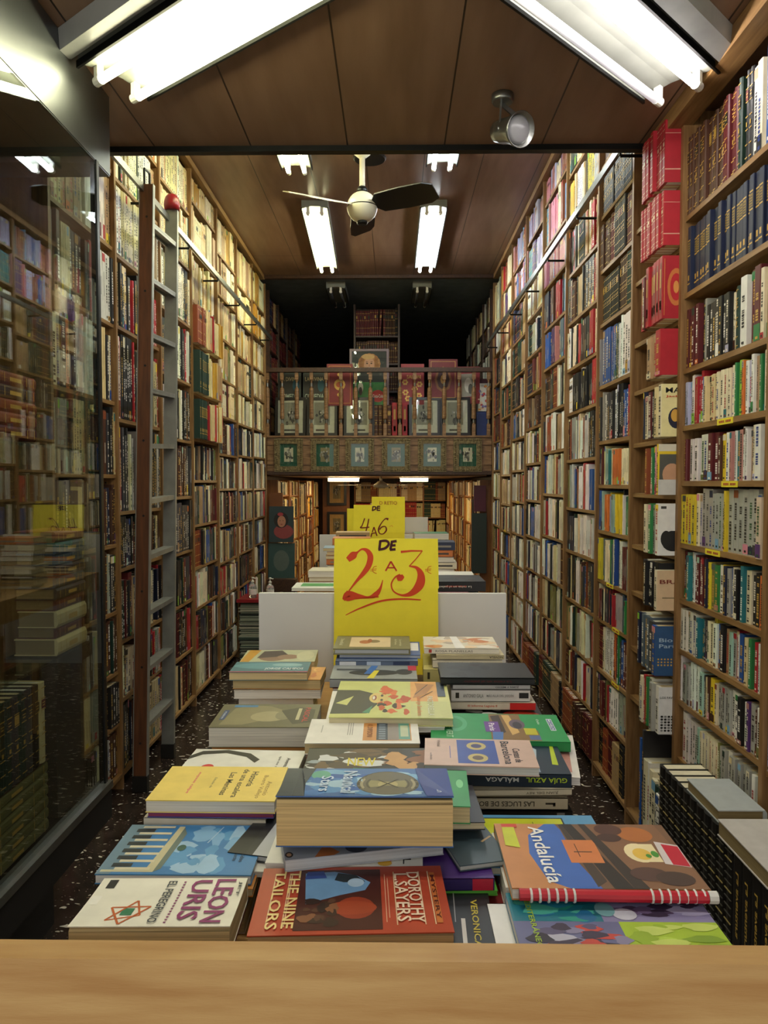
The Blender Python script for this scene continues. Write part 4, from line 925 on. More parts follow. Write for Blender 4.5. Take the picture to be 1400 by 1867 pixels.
def a_alb(b, P, w_, h_, d):
    for u, v in ((-.3, .3), (.1, .38), (-.2, .15), (.28, .22), (.3, .5), (-.32, .55)):
        for k in range(6): ell(b, P, u*w_+.022*math.cos(k*1.047), v*h_+.022*math.sin(k*1.047), .012, .012, d, hx('E3B95C'), 7)
        ell(b, P, u*w_, v*h_, .011, .011, d+.001, hx('B8372A'), 8)
showbook(.20, 2.37, .25, .44, .04, hx('8E1F26'), 'red volume scattered with gold flowers behind the balusters', a_alb, [('ALBUM', .03, .84, .75, .12, hx('D9B26A')), ('SALON', .05, .68, .6, .09, hx('D9B26A'))])
def a_or2(b, P, w_, h_, d):
    border(b, P, w_, h_, d, hx('B88A4A'), .07, .007); ell(b, P, 0, .5*h_, .3*w_, .32*h_, d+.001, hx('8A5A32'), 8); ell(b, P, 0, .5*h_, .22*w_, .25*h_, d+.002, hx('3A1416'), 8); ell(b, P, 0, .5*h_, .1*w_, .12*h_, d+.003, hx('C99A55'), 8)
showbook(.53, 2.42, .31, .44, .04, hx('6E151B'), 'large maroon volume with gilt lozenge standing behind the handrail', a_or2)
def a_pic(b, P, w_, h_, d):
    b.add([P(-.28*w_, .18*h_, d), P(.34*w_, .2*h_, d), (P(.30*w_, .82*h_, d)), P(-.3*w_, .8*h_, d)], [(0, 1, 2, 3)], hx('9A968C')); ell(b, P, .0, .5*h_, .16*w_, .2*h_, d+.001, hx('D6D2C8')); ell(b, P, .1*w_, .4*h_, .1*w_, .14*h_, d+.002, hx('5A5850'))
showbook(.80, 2.38, .25, .40, .03, hx('8A2530'), 'red volume with a grey picture on its cover, leaning by the right end', a_pic)
def a_flo(b, P, w_, h_, d):
    rr = random.Random(3)
    for i in range(40): ell(b, P, rr.uniform(-.45, .45)*w_, rr.uniform(.05, .95)*h_, rr.uniform(.01, .02), rr.uniform(.008, .02), d+.0002*i, rr.choice([hx('C23A3A'), hx('D9903A'), hx('7A6AA0'), hx('B8B4A8'), hx('E6C9B0')]), 7)
showbook(.975, 2.30, .13, .30, .03, hx('DAD6CC'), 'white flowery volume at the right end of the balcony', a_flo)
showbook(.955, 2.035, .13, .26, .04, hx('1A2D66'), 'plain dark blue volume at the right end of the ledge', lambda b, P, w_, h_, d: border(b, P, w_, h_, d, hx('3A4F8A'), .1, .003))
showbook(.96, 2.50, .15, .16, .03, hx('4A1020'), 'dark crimson volume behind the flowery one on the balcony', y=YM+.24)
# portrait poster: a plain blonde woman in a dark picture over green, with a red soft-drink disc
def a_post(b, P, w_, h_, d):
    def e(cu, cv, ru, rv, dd, c, n=16): ell(b, P, cu*w_, cv*h_, ru*w_, rv*h_, d+dd, c, n)
    b.add([P(-.43*w_, .04*h_, d), P(.43*w_, .04*h_, d), P(.43*w_, .45*h_, d), P(-.43*w_, .45*h_, d)], [(0, 1, 2, 3)], hx('2F8A4A'))
    hair = hx('D0905A')
    for i in range(11):
        t = R(-20+i*22); e(.0+.20*math.cos(t), .75+.125*math.sin(t), .09, .055, .001, hx('C07A45') if i % 2 else hair)
    e(.0, .74, .135, .125, .002, hx('DDA384')); e(-.03, .87, .17, .045, .003, hx('E0B074'))
    e(.0, .60, .06, .05, .0015, hx('D09070')); e(0, .53, .22, .06, .0018, hx('23262A'))
    for s in (-1, 1): e(.055*s, .76, .026, .010, .003, hx('2A1A14'), 8); e(.06*s, .785, .034, .005, .003, hx('6A3A20'), 8)
    e(0, .725, .014, .020, .003, hx('C08060'), 8); e(0, .685, .055, .017, .003, hx('B02A2A')); e(0, .690, .040, .007, .004, hx('F0E8E0'))
    e(-.22, .36, .07, .09, .002, hx('E0D8CC')); e(-.22, .30, .045, .07, .003, hx('3A2018'))
    e(.22, .22, .17, .10, .002, hx('C81E28'), 24)
    add_text(b, 'Coca-Cola', P(.22*w_, .22*h_, d+.003), (1, 0, 0), (0, 0, 1), .27*w_, .055*h_, hx('F4EFE8'))
    add_text(b, 'Délicieux', P(-.22*w_, .12*h_, d+.003), (1, 0, .2), (0, 0, 1), .36*w_, .06*h_, hx('C8D83A'))
framed('portrait_poster', -.27, 2.33, .43, .66, YM+.24, .026, SILV, hx('23282A', .4), [(-.46, .96, .46, .965, hx('C9C39A'))], 'framed poster of a smiling blonde woman with red drink disc, balcony centre', 'poster', None, a_post, lean=.04)
# standing spines on the ledge
WE = Wall((0, YM+.12, 0), (1, 0, 0), (0, 1, 0))
for k, (x, nm, th, st, lab) in enumerate([(-.215, 'brown', .044, 'leather', 'left'), (-.168, 'brown', .044, 'leather', 'second'), (-.12, 'brown', .044, 'leather', 'third'), (-.073, 'brown', .044, 'leather', 'fourth'), (-.02, 'red', .055, 'gilt', 'left'), (.09, 'red', .055, 'gilt', 'right')]):
    mc = MB(); bezel(WE, x, x+th, 2.032, .335 if k < 4 else .36, 0, .2, 0, vary(PC[nm], r), st, r, True, mc, mc, mc)
    o = mc.build('standing_volume', PAINT, org=(x, YM+.2, 2.03))
    tag(o, ('%s of the brown leather volumes standing on the balcony ledge' if k < 4 else '%s of two red gilt volumes standing on the balcony ledge') % lab, 'book', 'volumes standing on the balcony ledge')
for k in range(2):
    mc = MB(); bezel(WE, -.60+k*.05, -.556+k*.05, 2.032, .33, .02, .2, 0, vary(PC['brown'], r), 'leather', r, True, mc, mc, mc)
    tag(mc.build('standing_volume', PAINT, org=(-.6+k*.05, YM+.2, 2.03)), '%s of two leather volumes between the second and third black frames' % ('left', 'right')[k], 'book', 'volumes standing on the balcony ledge')

# back room panel with two engravings, easel picture, etc.
b = MB(); b.box(-1.25, -.78, 13.0, 13.06, -.95, 1.598); struct(b, 'wall_partition', MARBLE)
for k, (z, t) in enumerate(((1.13, 'upper'), (.55, 'lower'))):
    framed('dark_framed_engraving', -1.0, z, .34, .47, 12.98, .045, BLACKF, hx('C9A06A', .1), [(-.2, .25, .2, .75, hx('8A7A5A'))], '%s dark-framed engraving on the orange panel in the back room' % t, 'picture', None, engraving(40+k))
b = MB(); b.box(-1.345, -1.20, 7.98, 8.0, .98, 1.42); tag(b.build('brown_board', MARBLE, org=(-1.27, 7.99, .98)), 'plain orange-brown board standing at the left end under the balcony', 'board')
b = MB(); b.box(.86, .99, 7.98, 8.01, 1.22, 1.50, hx('4A1228')); tag(b.build('crimson_board', PAINT, org=(.92, 8, 1.22)), 'dark crimson board at the right end under the balcony', 'board')
b = MB(); b.box(.84, 1.0, 7.99, 8.02, .55, 1.20, hx('24302C')); tag(b.build('slate_board', PAINT, org=(.92, 8, .55)), 'dark slate board at the right end under the balcony', 'board')
def a_wom(b, P, w_, h_, d):
    def e(cu, cv, ru, rv, dd, c, n=16): ell(b, P, cu*w_, cv*h_, ru*w_, rv*h_, d+dd, c, n)
    e(0, .62, .30, .22, .001, hx('17120F')); e(.02, .58, .17, .16, .002, hx('B07A5E')); e(-.03, .78, .12, .05, .003, hx('A0303A')); e(.1, .3, .4, .2, .0005, hx('8A3A3A'))
    for s in (-1, 1): e(.02+.06*s, .6, .025, .008, .003, hx('1A100C'), 8)
    e(.02, .5, .05, .012, .003, hx('8A2A2A'), 8)
showbook(-1.19, .90, .26, .38, .02, hx('24363A'), 'poster board with a painted dark-haired woman under the balcony at left', a_wom, y=7.8, name='painted_board')
showbook(-1.19, .52, .28, .37, .02, hx('2E4A48'), 'dim greenish picture board below the painted woman', lambda b, P, w_, h_, d: ell(b, P, 0, .5*h_, .3*w_, .3*h_, d, hx('54605A')), y=7.8, name='painted_board')
b = MB(); b.box(-1.33, -1.03, 7.7, 7.88, 0, .515); tag(b.build('low_cabinet', DARKWOOD, org=(-1.18, 7.79, 0)), 'low dark cabinet under the two picture boards', 'cabinet')

# magazines, red tray, dispensers at the left
z = 0.0; r2 = random.Random(3); k = 0
while z < .50:
    t = r2.uniform(.006, .012); dx, dy = r2.uniform(-.012, .012), r2.uniform(-.01, .01)
    b = MB(); b.box(-1.335+dx, -1.10+dx, 6.35+dy, 6.65+dy, z, z+t, r2.choice([hx('A9B09A'), hx('6A7060'), hx('C9C6B0'), hx('4A5A50'), hx('8A9080'), hx('2B302C')]))
    nm = b.build('magazine', PAGES, org=(-1.21, 6.5, z)); k += 1
    tag(nm, '%s magazine up from the floor in the tall stack below the red tray' % ordn(k), 'magazine', 'magazines stacked on the floor at the left'); z += t+.0004
b = MB(); b.box(-1.35, -.98, 6.3, 6.7, z, z+.018); b.box(-1.35, -.98, 6.3, 6.31, z+.018, z+.03); tag(b.build('red_tray', REDPL, org=(-1.17, 6.5, z)), 'flat red tray on the stacked magazines under two dispensers', 'tray'); zt = z+.019
for x, y, lab in ((-1.24, 6.46, 'left clear sanitiser pump bottle on the red tray'), (-1.08, 6.42, 'right clear sanitiser pump bottle on the red tray')):
    root = empty('sanitiser_bottle', (x, y, zt), lab, 'bottle')
    b = MB(); b.lathe((x, y, zt), [(.03, 0), (.034, .004), (.034, .09), (.03, .11), (.013, .125), (.013, .135)], 18); part(b, 'bottle_body', CLEAR, root, True)
    b = MB(); b.lathe((x, y, zt+.135), [(.014, 0), (.014, .014), (.005, .016), (.005, .035), (.011, .036), (.011, .046), (.002, .048)], 14); b.bar((x, y, zt+.175), (x+.03, y-.01, zt+.172), .008, .007); part(b, 'pump', WHITEMETAL, root, True)
    b = MB(); b.lathe((x, y, zt+.03), [(.0345, 0), (.0345, .045)], 18, hx('E8E6E0')); part(b, 'label', PAINT, root)
lying(-1.02, -.99, 6.35, 6.6, zt, .03, hx('8A7A66'), 'grey-brown book lying at the right edge of the red tray', name='book')

# big encyclopedias on the floor at the right, two books lying on them
b = MB(); b.box(.885, 1.035, 1.5, 2.46, 0, .27); tag(b.build('floor_plinth', KICK, org=(.96, 2, 0)), 'low black plinth under the encyclopedia row at lower right', 'plinth')
WF = Wall((.885, 0, 0), (0, 1, 0), (1, 0, 0))
y = 2.455
for k in range(19):
    th = .049; y -= th+.001; mc, mp, md = MB(), MB(), MB()
    av = k >= 11
    bezel(WF, y, y+th, .271, .30 if av else .32, 0, .145, 0, hx('141312', .6), 'paper' if av else 'leather', random.Random(2), False, mc, mp, MB())
    if av: add_text(md, 'La aventura', WF.p(y+th*.5, -.0015, .271+.17), (0, 0, -1), (0, 1, 0), .17, .016, hx('C9A44A')); WF.box(md, y+.008, y+th-.008, -.0012, -.0008, .29, .33, hx('7A5A2A'))
    else:
        for j in range(14): WF.box(md, y+.006, y+th-.006, -.0035, -.0005, .285+j*.021, .2875+j*.021, hx('3E3B34') if j % 4 else hx('8A7A4A'))
    o = mc.build('encyclopedia_volume', PAINT, org=(.96, y+th/2, .271)); part(mp, 'page_block', PAINT, o); part(md, 'spine_print', PAINT, o)
    tag(o, ('black volume lettered in gold, %s from the near end of the floor row' if av else 'black ribbed encyclopedia volume, %s from the near end of the floor row') % ordn(19-k), 'book', 'black encyclopedia volumes at lower right')
lying(.895, 1.03, 2.02, 2.24, .592, .035, hx('B4BABC', .9), 'thick grey hardcover lying on the black encyclopedias, farther of two', name='hardcover_book')
lying(.880, 1.035, 1.72, 1.99, .572, .045, hx('C9C4C0', .6), 'thick white and purple hardcover lying on the black encyclopedias, nearer', name='hardcover_book')

# ------------------------------------------------------------------ tables, white boards and price signs
def table(y0, y1, zt, label, xc=-.02, hw=.30):
    root = empty('display_table', (xc, (y0+y1)/2, 0), label, 'table')
    b = MB(); b.box(xc-hw, xc+hw, y0, y1, zt-.02, zt); part(b, 'tabletop', PINE, root)
    b = MB(); b.box(xc-hw, xc+hw, y0+.01, y1-.0, zt-.10, zt-.02); part(b, 'apron', PINE, root)
    for sx_ in (-1, 1):
        for yy in (y0+.05, y1-.05):
            b = MB(); b.box(xc+sx_*(hw-.05)-.02, xc+sx_*(hw-.05)+.02, yy-.02, yy+.02, 0, zt-.10); part(b, 'leg', PINE, root)
    return root
ZT = 1.0
t1 = table(.685, 1.95, ZT, 'pale wooden book table nearest the viewer')
b = MB(); b.box(-.62, .62, .654, .682, .80, H-.4335); part(b, 'front_board', PINE, t1, label='thick pale front board with worn edge')
table(2.25, 4.1, 1.03, 'second book table behind the 2 to 3 sign', -.03, .30)
table(4.4, 6.25, 1.03, 'third book table behind the 4 to 6 sign', -.05, .30)
def panel(x0, x1, y, z0, z1, label):
    b = MB(); b.box(x0, x1, y, y+.016, z0, z1); return tag(b.build('white_divider_board', WHITEB, org=((x0+x1)/2, y, z0)), label, 'board')
panel(-.362, .300, 1.97, .5, 1.234, 'large white divider board behind the nearest table')
panel(-.42, .24, 4.17, .5, 1.236, 'white divider board behind the 4 to 6 sign')
panel(-.36, .29, 6.30, .5, 1.236, 'farthest white divider board, its top right corner showing')
YEL = hx('F7E93A', .25)
def sign(x0, x1, y, ztop, zbend, zbot, label, art):
    """folded card hung over the board: upper flap leans back, lower part flat"""
    cx = (x0+x1)/2
    b = MB(); t = .003
    def pr(v):   # v = height -> y of the front face
        return y-.012+(max(0, v-zbend))*.10-(max(0, zbend-v))*.02
    for (za, zb_) in ((zbot, zbend), (zbend, ztop)):
        b.hexa([(x0, pr(za), za), (x1, pr(za), za), (x1, pr(za)+t, za), (x0, pr(za)+t, za), (x0+.002, pr(zb_), zb_), (x1-.002, pr(zb_), zb_), (x1-.002, pr(zb_)+t, zb_), (x0+.002, pr(zb_)+t, zb_)], YEL)
    root = b.build('price_sign', SIGNM, org=(cx, y, zbot))
    m = MB(); art(m, x0, x1, pr, ztop); part(m, 'handwriting', SIGNM, root)
    return tag(root, label, 'sign')
REDI = hx('D8481C', .3); DKI = hx('4A1420', .3); REDL = hx('E0701C', .3)
def stroke(m, pts, x0, w_, pr, ztop, hgt, col, lift=.0008, k=7):
    """pts in sign units: u 0..1 across, v 0..1 down from top (of height hgt), width in units of the width"""
    P = spline(pts, k) if k else pts
    L = []
    for i, (u, v, wd) in enumerate(P):
        a = P[max(0, i-1)]; c = P[min(len(P)-1, i+1)]
        dx, dz = (c[0]-a[0])*w_, -(c[1]-a[1])*hgt; l = math.hypot(dx, dz) or 1
        nx, nz = -dz/l*wd*w_/2, dx/l*wd*w_/2
        x, z = x0+u*w_, ztop-v*hgt
        L.append((x+nx, pr(z+nz)-lift, z+nz)); L.append((x-nx, pr(z-nz)-lift, z-nz))
    m.add(L, [(2*i, 2*i+1, 2*i+3, 2*i+2) for i in range(len(P)-1)], col)
def art23(m, x0, x1, pr, ztop):
    w_ = x1-x0; g = w_   # pixel frame: width 192 px, one unit down = 192 px as well
    def S(pts, col, k=7, lift=.0008): stroke(m, [(a, b_, c) for a, b_, c in pts], x0, w_, pr, ztop, g, col, lift, k)
    # DE
    S([(.445, .02, .024), (.435, .10, .024)], DKI, 0); S([(.435, .025, .022), (.50, .02, .024), (.525, .05, .024), (.49, .09, .024), (.425, .105, .022)], DKI)
    S([(.555, .03, .023), (.54, .105, .023)], DKI, 0); S([(.545, .03, .022), (.60, .022, .024)], DKI, 0); S([(.545, .065, .022), (.59, .062, .024)], DKI, 0); S([(.535, .105, .023), (.59, .10, .024)], DKI, 0)
    # 2
    S([(.135, .20, .05), (.19, .155, .07), (.225, .13, .02), (.27, .10, .018), (.32, .115, .04), (.35, .17, .055), (.335, .25, .055), (.29, .32, .045), (.22, .40, .025), (.15, .49, .012), (.10, .57, .012)], REDI)
    S([(.09, .575, .016), (.14, .53, .07), (.24, .545, .045), (.33, .555, .022), (.40, .53, .05), (.445, .47, .025), (.468, .39, .006)], REDI)
    S([(.10, .582, .012), (.25, .565, .010), (.43, .55, .012)], REDI)
    S([(.15, .50, .05), (.13, .56, .06), (.20, .56, .03)], REDI, lift=.0012)
    # A
    S([(.495, .305, .014), (.545, .215, .016)], hx('C8301C'), 0); S([(.545, .215, .016), (.60, .305, .014)], hx('C8301C'), 0); S([(.515, .275, .012), (.585, .275, .012)], hx('C8301C'), 0)
    # 3
    S([(.64, .125, .022), (.74, .115, .016), (.845, .115, .012)], REDI, 0); S([(.845, .115, .009), (.785, .19, .009), (.72, .26, .010)], REDI, 0)
    S([(.72, .26, .012), (.79, .275, .03), (.83, .34, .065), (.82, .43, .085), (.75, .51, .055), (.66, .535, .022), (.575, .50, .014), (.55, .43, .014), (.585, .365, .014), (.635, .345, .03)], REDI)
    S([(.605, .385, .03), (.635, .37, .06), (.665, .35, .03)], REDI)
    # euro marks and flourish
    for c in (.39, .91):
        S([(c+.02, .26, .006), (c-.01, .27, .006), (c-.015, .31, .006), (c+.02, .33, .006)], REDL); S([(c-.04, .29, .005), (c+.02, .285, .005)], REDL, 0); S([(c-.04, .305, .005), (c+.015, .30, .005)], REDL, 0)
    S([(.115, .725, .006), (.25, .66, .014), (.45, .59, .018), (.65, .57, .016), (.83, .578, .012)], REDI)
sign(-.160, .119, 1.965, 1.381, 1.25, 1.02, 'largest yellow card sign reading DE 2 A 3 in red marker', art23)
def art46(m, x0, x1, pr, ztop):
    w_ = x1-x0
    def S(pts, col, k=7): stroke(m, pts, x0, w_, pr, ztop, w_, col, .001, k)
    D = hx('7A1A14', .3)
    S([(.38, .03, .025), (.37, .11, .025)], DKI, 0); S([(.37, .035, .022), (.43, .04, .025), (.43, .08, .025), (.36, .115, .022)], DKI); S([(.47, .03, .024), (.46, .11, .024)], DKI, 0)
    for v in (.03, .065, .108): S([(.46, v, .023), (.52, v-.003, .023)], DKI, 0)
    S([(.22, .26, .022), (.17, .40, .02), (.14, .44, .024), (.24, .44, .022), (.31, .43, .022)], D); S([(.30, .27, .024), (.27, .42, .026), (.22, .60, .02)], D)
    S([(.34, .62, .023), (.40, .43, .024)], D, 0); S([(.40, .43, .024), (.46, .60, .024)], D, 0); S([(.36, .55, .021), (.44, .54, .021)], D, 0)
    S([(.68, .28, .05), (.62, .27, .02), (.54, .36, .02), (.49, .47, .03), (.51, .55, .02), (.58, .56, .02), (.64, .49, .03), (.62, .42, .02), (.55, .43, .024), (.51, .48, .022)], D)
    S([(.70, .42, .006), (.75, .40, .006), (.76, .43, .006)], REDL)
sign(-.228, .062, 4.165, 1.405, 1.25, 1.0, 'middle yellow card sign reading DE 4 A 6', art46)
def artp(m, x0, x1, pr, ztop):
    add_text(m, 'D RETIQ', ((x0+x1)/2, pr(ztop-.055)-.002, ztop-.055), (1, 0, 0), (0, .1, 1), .15, .035, hx('B8782A'))
sign(-.19, .095, 6.295, 1.41, 1.25, 1.0, 'farthest yellow card sign, mostly hidden by the nearer ones', artp)
b = MB(); b.box(-.335, -.10, 5.3, 5.304, 1.0, 1.345, YEL); tag(b.build('yellow_card', SIGNM, org=(-.22, 5.3, 1.0)), 'blank yellow card, its left edge beside the 4 to 6 sign', 'card')
# ------------------------------------------------------------------ books lying on the tables
def tb(x0, x1, y0, y1, zt, th, rot, col, label, spine='far', hard=False, art=(), texts=(), stext=(), page='E9DFC6', curl=0, name=None, group=None, scol=None, sart=(), tiltx=0):
    """one lying book: zt is the height of its upper face"""
    name = name or ('hardcover_book' if hard else 'paperback_book')
    cx, cy = (x0+x1)/2, (y0+y1)/2; W, L = x1-x0, y1-y0; a = R(rot); c, s = math.cos(a), math.sin(a); z0 = zt-th
    e = .0026 if hard else .0011; ins = .004 if hard else .0008
    def P(u, v, h):
        return (cx+u*c-v*s, cy+u*s+v*c, z0+h+tiltx*u)
    W2, L2 = W/2, L/2
    col = hx(col, .7) if isinstance(col, str) else col
    sc = hx(scol, .6) if scol else col
    b = MB()
    b.hexa([P(-W2, -L2, 0), P(W2, -L2, 0), P(W2, L2, 0), P(-W2, L2, 0), P(-W2, -L2, e), P(W2, -L2, e), P(W2, L2, e), P(-W2, L2, e)], sc)
    NU, NV = (1, 10) if curl else (1, 1)
    rc = 0 if hard else .006
    def top(u, v):                                  # lift of the upper cover towards its open (near) edge
        return th+(curl*((1-v)**2) if curl else 0)
    V = []
    for j in range(NV+1):
        for i in range(NU+1):
            u, v = i/NU, j/NV; V.append(P(-W2+W*u, -L2+L*v, top(u, v)))
    n = len(V)
    for j in range(NV+1):
        for i in range(NU+1):
            u, v = i/NU, j/NV; V.append(P(-W2+W*u, -L2+L*v, top(u, v)-e))
    F = []
    for j in range(NV):
        for i in range(NU):
            q = j*(NU+1)+i; F.append((q, q+1, q+NU+2, q+NU+1)); F.append((n+q, n+q+NU+1, n+q+NU+2, n+q+1))
    for i in range(NU): F.append((i, n+i, n+i+1, i+1)); q = NV*(NU+1)+i; F.append((q, q+1, n+q+1, n+q))
    for j in range(NV): q = j*(NU+1); F.append((q, q+NU+1, n+q+NU+1, n+q)); q += NU; F.append((q, n+q, n+q+NU+1, q+NU+1))
    b.add(V, F, col)
    sr = {'far': (-W2, W2, L2-e, L2), 'near': (-W2, W2, -L2, -L2+e), 'left': (-W2, -W2+e, -L2, L2), 'right': (W2-e, W2, -L2, L2)}[spine]
    u0, u1, v0, v1 = sr
    b.hexa([P(u0, v0, 0), P(u1, v0, 0), P(u1, v1, 0), P(u0, v1, 0), P(u0, v0, th), P(u1, v0, th), P(u1, v1, th), P(u0, v1, th)], sc)
    root = b.build(name, PAINT, org=(cx, cy, z0))
    pu0, pu1, pv0, pv1 = -W2+ins, W2-ins, -L2+ins, L2-ins
    if spine == 'far': pv1 = L2-e
    if spine == 'near': pv0 = -L2+e
    if spine == 'left': pu0 = -W2+e
    if spine == 'right': pu1 = W2-e
    p = MB(); p.hexa([P(u, v, h) for h in (e, th-e) for u, v in ((pu0, pv0), (pu1, pv0), (pu1, pv1), (pu0, pv1))], hx(page, 0))
    if curl:
        for k in range(1, 4):
            f = k/4.5; t0 = curl*f*.8
            p.hexa([P(pu0, pv0, th-e), P(pu1, pv0, th-e), P(pu1, pv1, th-e), P(pu0, pv1, th-e), P(pu0, pv0+.001*k, th-e+t0), P(pu1, pv0+.001*k, th-e+t0*.9), P(pu1, pv1, th-e+.0002), P(pu0, pv1, th-e+.0002)], hx(page, 0))
    part(p, 'page_block', PAGES, root)
    d = .0002
    if art:
        m = MB(); h = .00025
        def Z(u, v): return P(-W2+W*u, -L2+L*v, top(u, v)+h)
        for it in art:
            k, *q = it; cc = hx(q[-1], .7) if isinstance(q[-1], str) else q[-1]
            if k == 'r':
                a0, b0, a1, b1 = q[:4]; nn = 8 if curl else 1
                for i in range(nn):
                    for j in range(nn if curl else 1):
                        jj = nn if curl else 1
                        ua, ub = a0+(a1-a0)*i/nn, a0+(a1-a0)*(i+1)/nn; va, vb = b0+(b1-b0)*j/jj, b0+(b1-b0)*(j+1)/jj
                        m.add([Z(ua, va), Z(ub, va), Z(ub, vb), Z(ua, vb)], [(0, 1, 2, 3)], cc)
            elif k == 'e':
                a0, b0, ra, rb = q[:4]
                pts = [Z(a0, b0)]+[Z(a0+ra*math.cos(R(20*i)), b0+rb*math.sin(R(20*i))) for i in range(18)]
                m.add(pts, [(0, i+1, (i+1) % 18+1) for i in range(18)], cc)
            elif k == 'ring':
                a0, b0, ra, rb, t = q[:5]
                pts = [Z(a0+ra*f*math.cos(R(12*i)), b0+rb*f*math.sin(R(12*i))) for f in (1, 1-t) for i in range(30)]
                m.add(pts, [(i, (i+1) % 30, (i+1) % 30+30, i+30) for i in range(30)], cc)
            elif k == 'p':
                pts = [Z(*w_) for w_ in q[0]]; m.add(pts, [tuple(range(len(pts)))], cc)
            elif k == 'l':
                (pa, pb, wd) = q[:3]; dx, dy = (pb[0]-pa[0])*W, (pb[1]-pa[1])*L; l = math.hypot(dx, dy); nx, ny = -dy/l*wd/2/W, dx/l*wd/2/L
                m.add([Z(pa[0]+nx, pa[1]+ny), Z(pb[0]+nx, pb[1]+ny), Z(pb[0]-nx, pb[1]-ny), Z(pa[0]-nx, pa[1]-ny)], [(0, 1, 2, 3)], cc)
            elif k == 'blob':
                a0, b0, ra, rb, seed, cnt, cols = q[:7]; rr = random.Random(seed)
                for i in range(cnt):
                    h += .000004; A, B = a0+rr.uniform(-ra, ra), b0+rr.uniform(-rb, rb); sa, sb = rr.uniform(.15, .45)*ra, rr.uniform(.15, .45)*rb; t0 = rr.random()*6
                    A = min(max(A, sa+.01), .99-sa); B = min(max(B, sb+.01), .99-sb)
                    m.add([Z(A+sa*math.cos(t0+t)*(1+.3*math.sin(3*t+t0)), B+sb*math.sin(t0+t)) for t in [R(36*j) for j in range(10)]], [tuple(range(10))], hx(rr.choice(cols), .6))
            h += .00003
        part(m, 'cover_design', PAINT, root); d = h+.0001
    if texts or stext:
        m = MB(); ex, ey = Vector((c, s, tiltx)), Vector((-s, c, 0))
        for (t, u, v, ln, hh, dr, cc) in texts:
            U, V_ = {'d': (-ey, ex), 'u': (ex, ey), 'x': (-ex, -ey)}[dr]
            A, B = (ln*L, hh*W) if dr == 'd' else (ln*W, hh*L)
            du, dv = {'d': ((0, -1), (1, 0)), 'u': ((1, 0), (0, 1)), 'x': ((-1, 0), (0, -1))}[dr]
            gv, gf = text_mesh(t); q = []
            for aa, bb in gv:
                uu = u+(du[0]*aa*A+dv[0]*bb*B)/W; vv = v+(du[1]*aa*A+dv[1]*bb*B)/L
                q.append(P(-W2+W*uu, -L2+L*vv, top(uu, min(1, max(0, vv)))+d+(.0005 if curl else 0)))
            m.add(q, gf, hx(cc, .6))
        for (t, u, ln, hh, flip, cc) in stext:
            sg = -1 if flip else 1
            add_text(m, t, P(-W2+W*u, -L2-.0006, th*.5), ex*sg, Vector((0, 0, sg)), ln*W, hh*th, hx(cc, .6))
        part(m, 'title', PAINT, root)
    if sart:
        m = MB()
        for (a0, a1, h0, h1, cc) in sart:
            m.add([P(-W2+W*a0, -L2-.0003, th*h0), P(-W2+W*a1, -L2-.0003, th*h0), P(-W2+W*a1, -L2-.0003, th*h1), P(-W2+W*a0, -L2-.0003, th*h1)], [(0, 1, 2, 3)], hx(cc, .6))
        part(m, 'spine_print', PAINT, root)
    return tag(root, label, 'book', group)
def under(x0, x1, y0, y1, zt, zb, where, seed, ths=(.012, .03), pal=('E4DAC0', 'D5C79F', 'EDE8DA', 'DCD0AE'), jit=.006, cols=('D8D2C0', '2A3140', 'C9A36A', '8A2A2A', 'E8E4D8', '3A5A6A', '1C1C1E'), gap=.0004):
    """the books under a pile's top one, down to the table"""
    rr = random.Random(seed); z = zt-gap; k = 0
    while z-zb > .007:
        k += 1; t = min(rr.uniform(*ths), z-zb)
        if z-zb-t < .008: t = z-zb
        dx, dy = rr.uniform(-jit, jit), rr.uniform(-jit, jit); sh = rr.uniform(0, jit*2)
        c_ = rr.choice(cols)
        tb(x0+dx, x1+dx-sh, y0+dy, y1+dy, z, t, rr.uniform(-1.5, 1.5), c_, '%s book below the top one in the pile %s' % (ordn(k), where), page=rr.choice(pal), spine='far' if rr.random() < .75 else 'near', group='hidden lower books of the piles')
        z -= t+gap
Z = lambda d: H-d
# --- front row
tb(-.332, -.167, .731, .832, Z(.455), .026, 1, 'EDEBD8', 'white paperback with purple lettering and an orange star, front left', curl=.005, page='CDB888',
   art=[('r', .015, .44, .075, .62, 'F4F2E4'), ('r', .055, .78, .115, .96, '1E1E22')]+[('l', p, q, .0022, 'C4602A') for p, q in (((.20, .12), (.40, .22)), ((.40, .22), (.335, .52)), ((.335, .52), (.20, .12)), ((.19, .38), (.44, .40)), ((.44, .40), (.30, .04)), ((.30, .04), (.19, .38)))]
   +[('r', .27, .22, .345, .36, '2E7A55')]+[('r', .575+.0*k, .06+k*.055, .59, .085+k*.055, '8A2A6A') for k in range(16)],
   texts=[('LEON', .865, .50, .90, .135, 'd', '8A2468'), ('URIS', .705, .52, .82, .13, 'd', '8A2468'), ('EL PEREGRINO', .50, .48, .86, .058, 'd', '24303A'), ('JET', .965, .75, .3, .025, 'd', '24303A')])
under(-.330, -.172, .735, .835, Z(.455)-.026, ZT, 'under the white star paperback', 1)
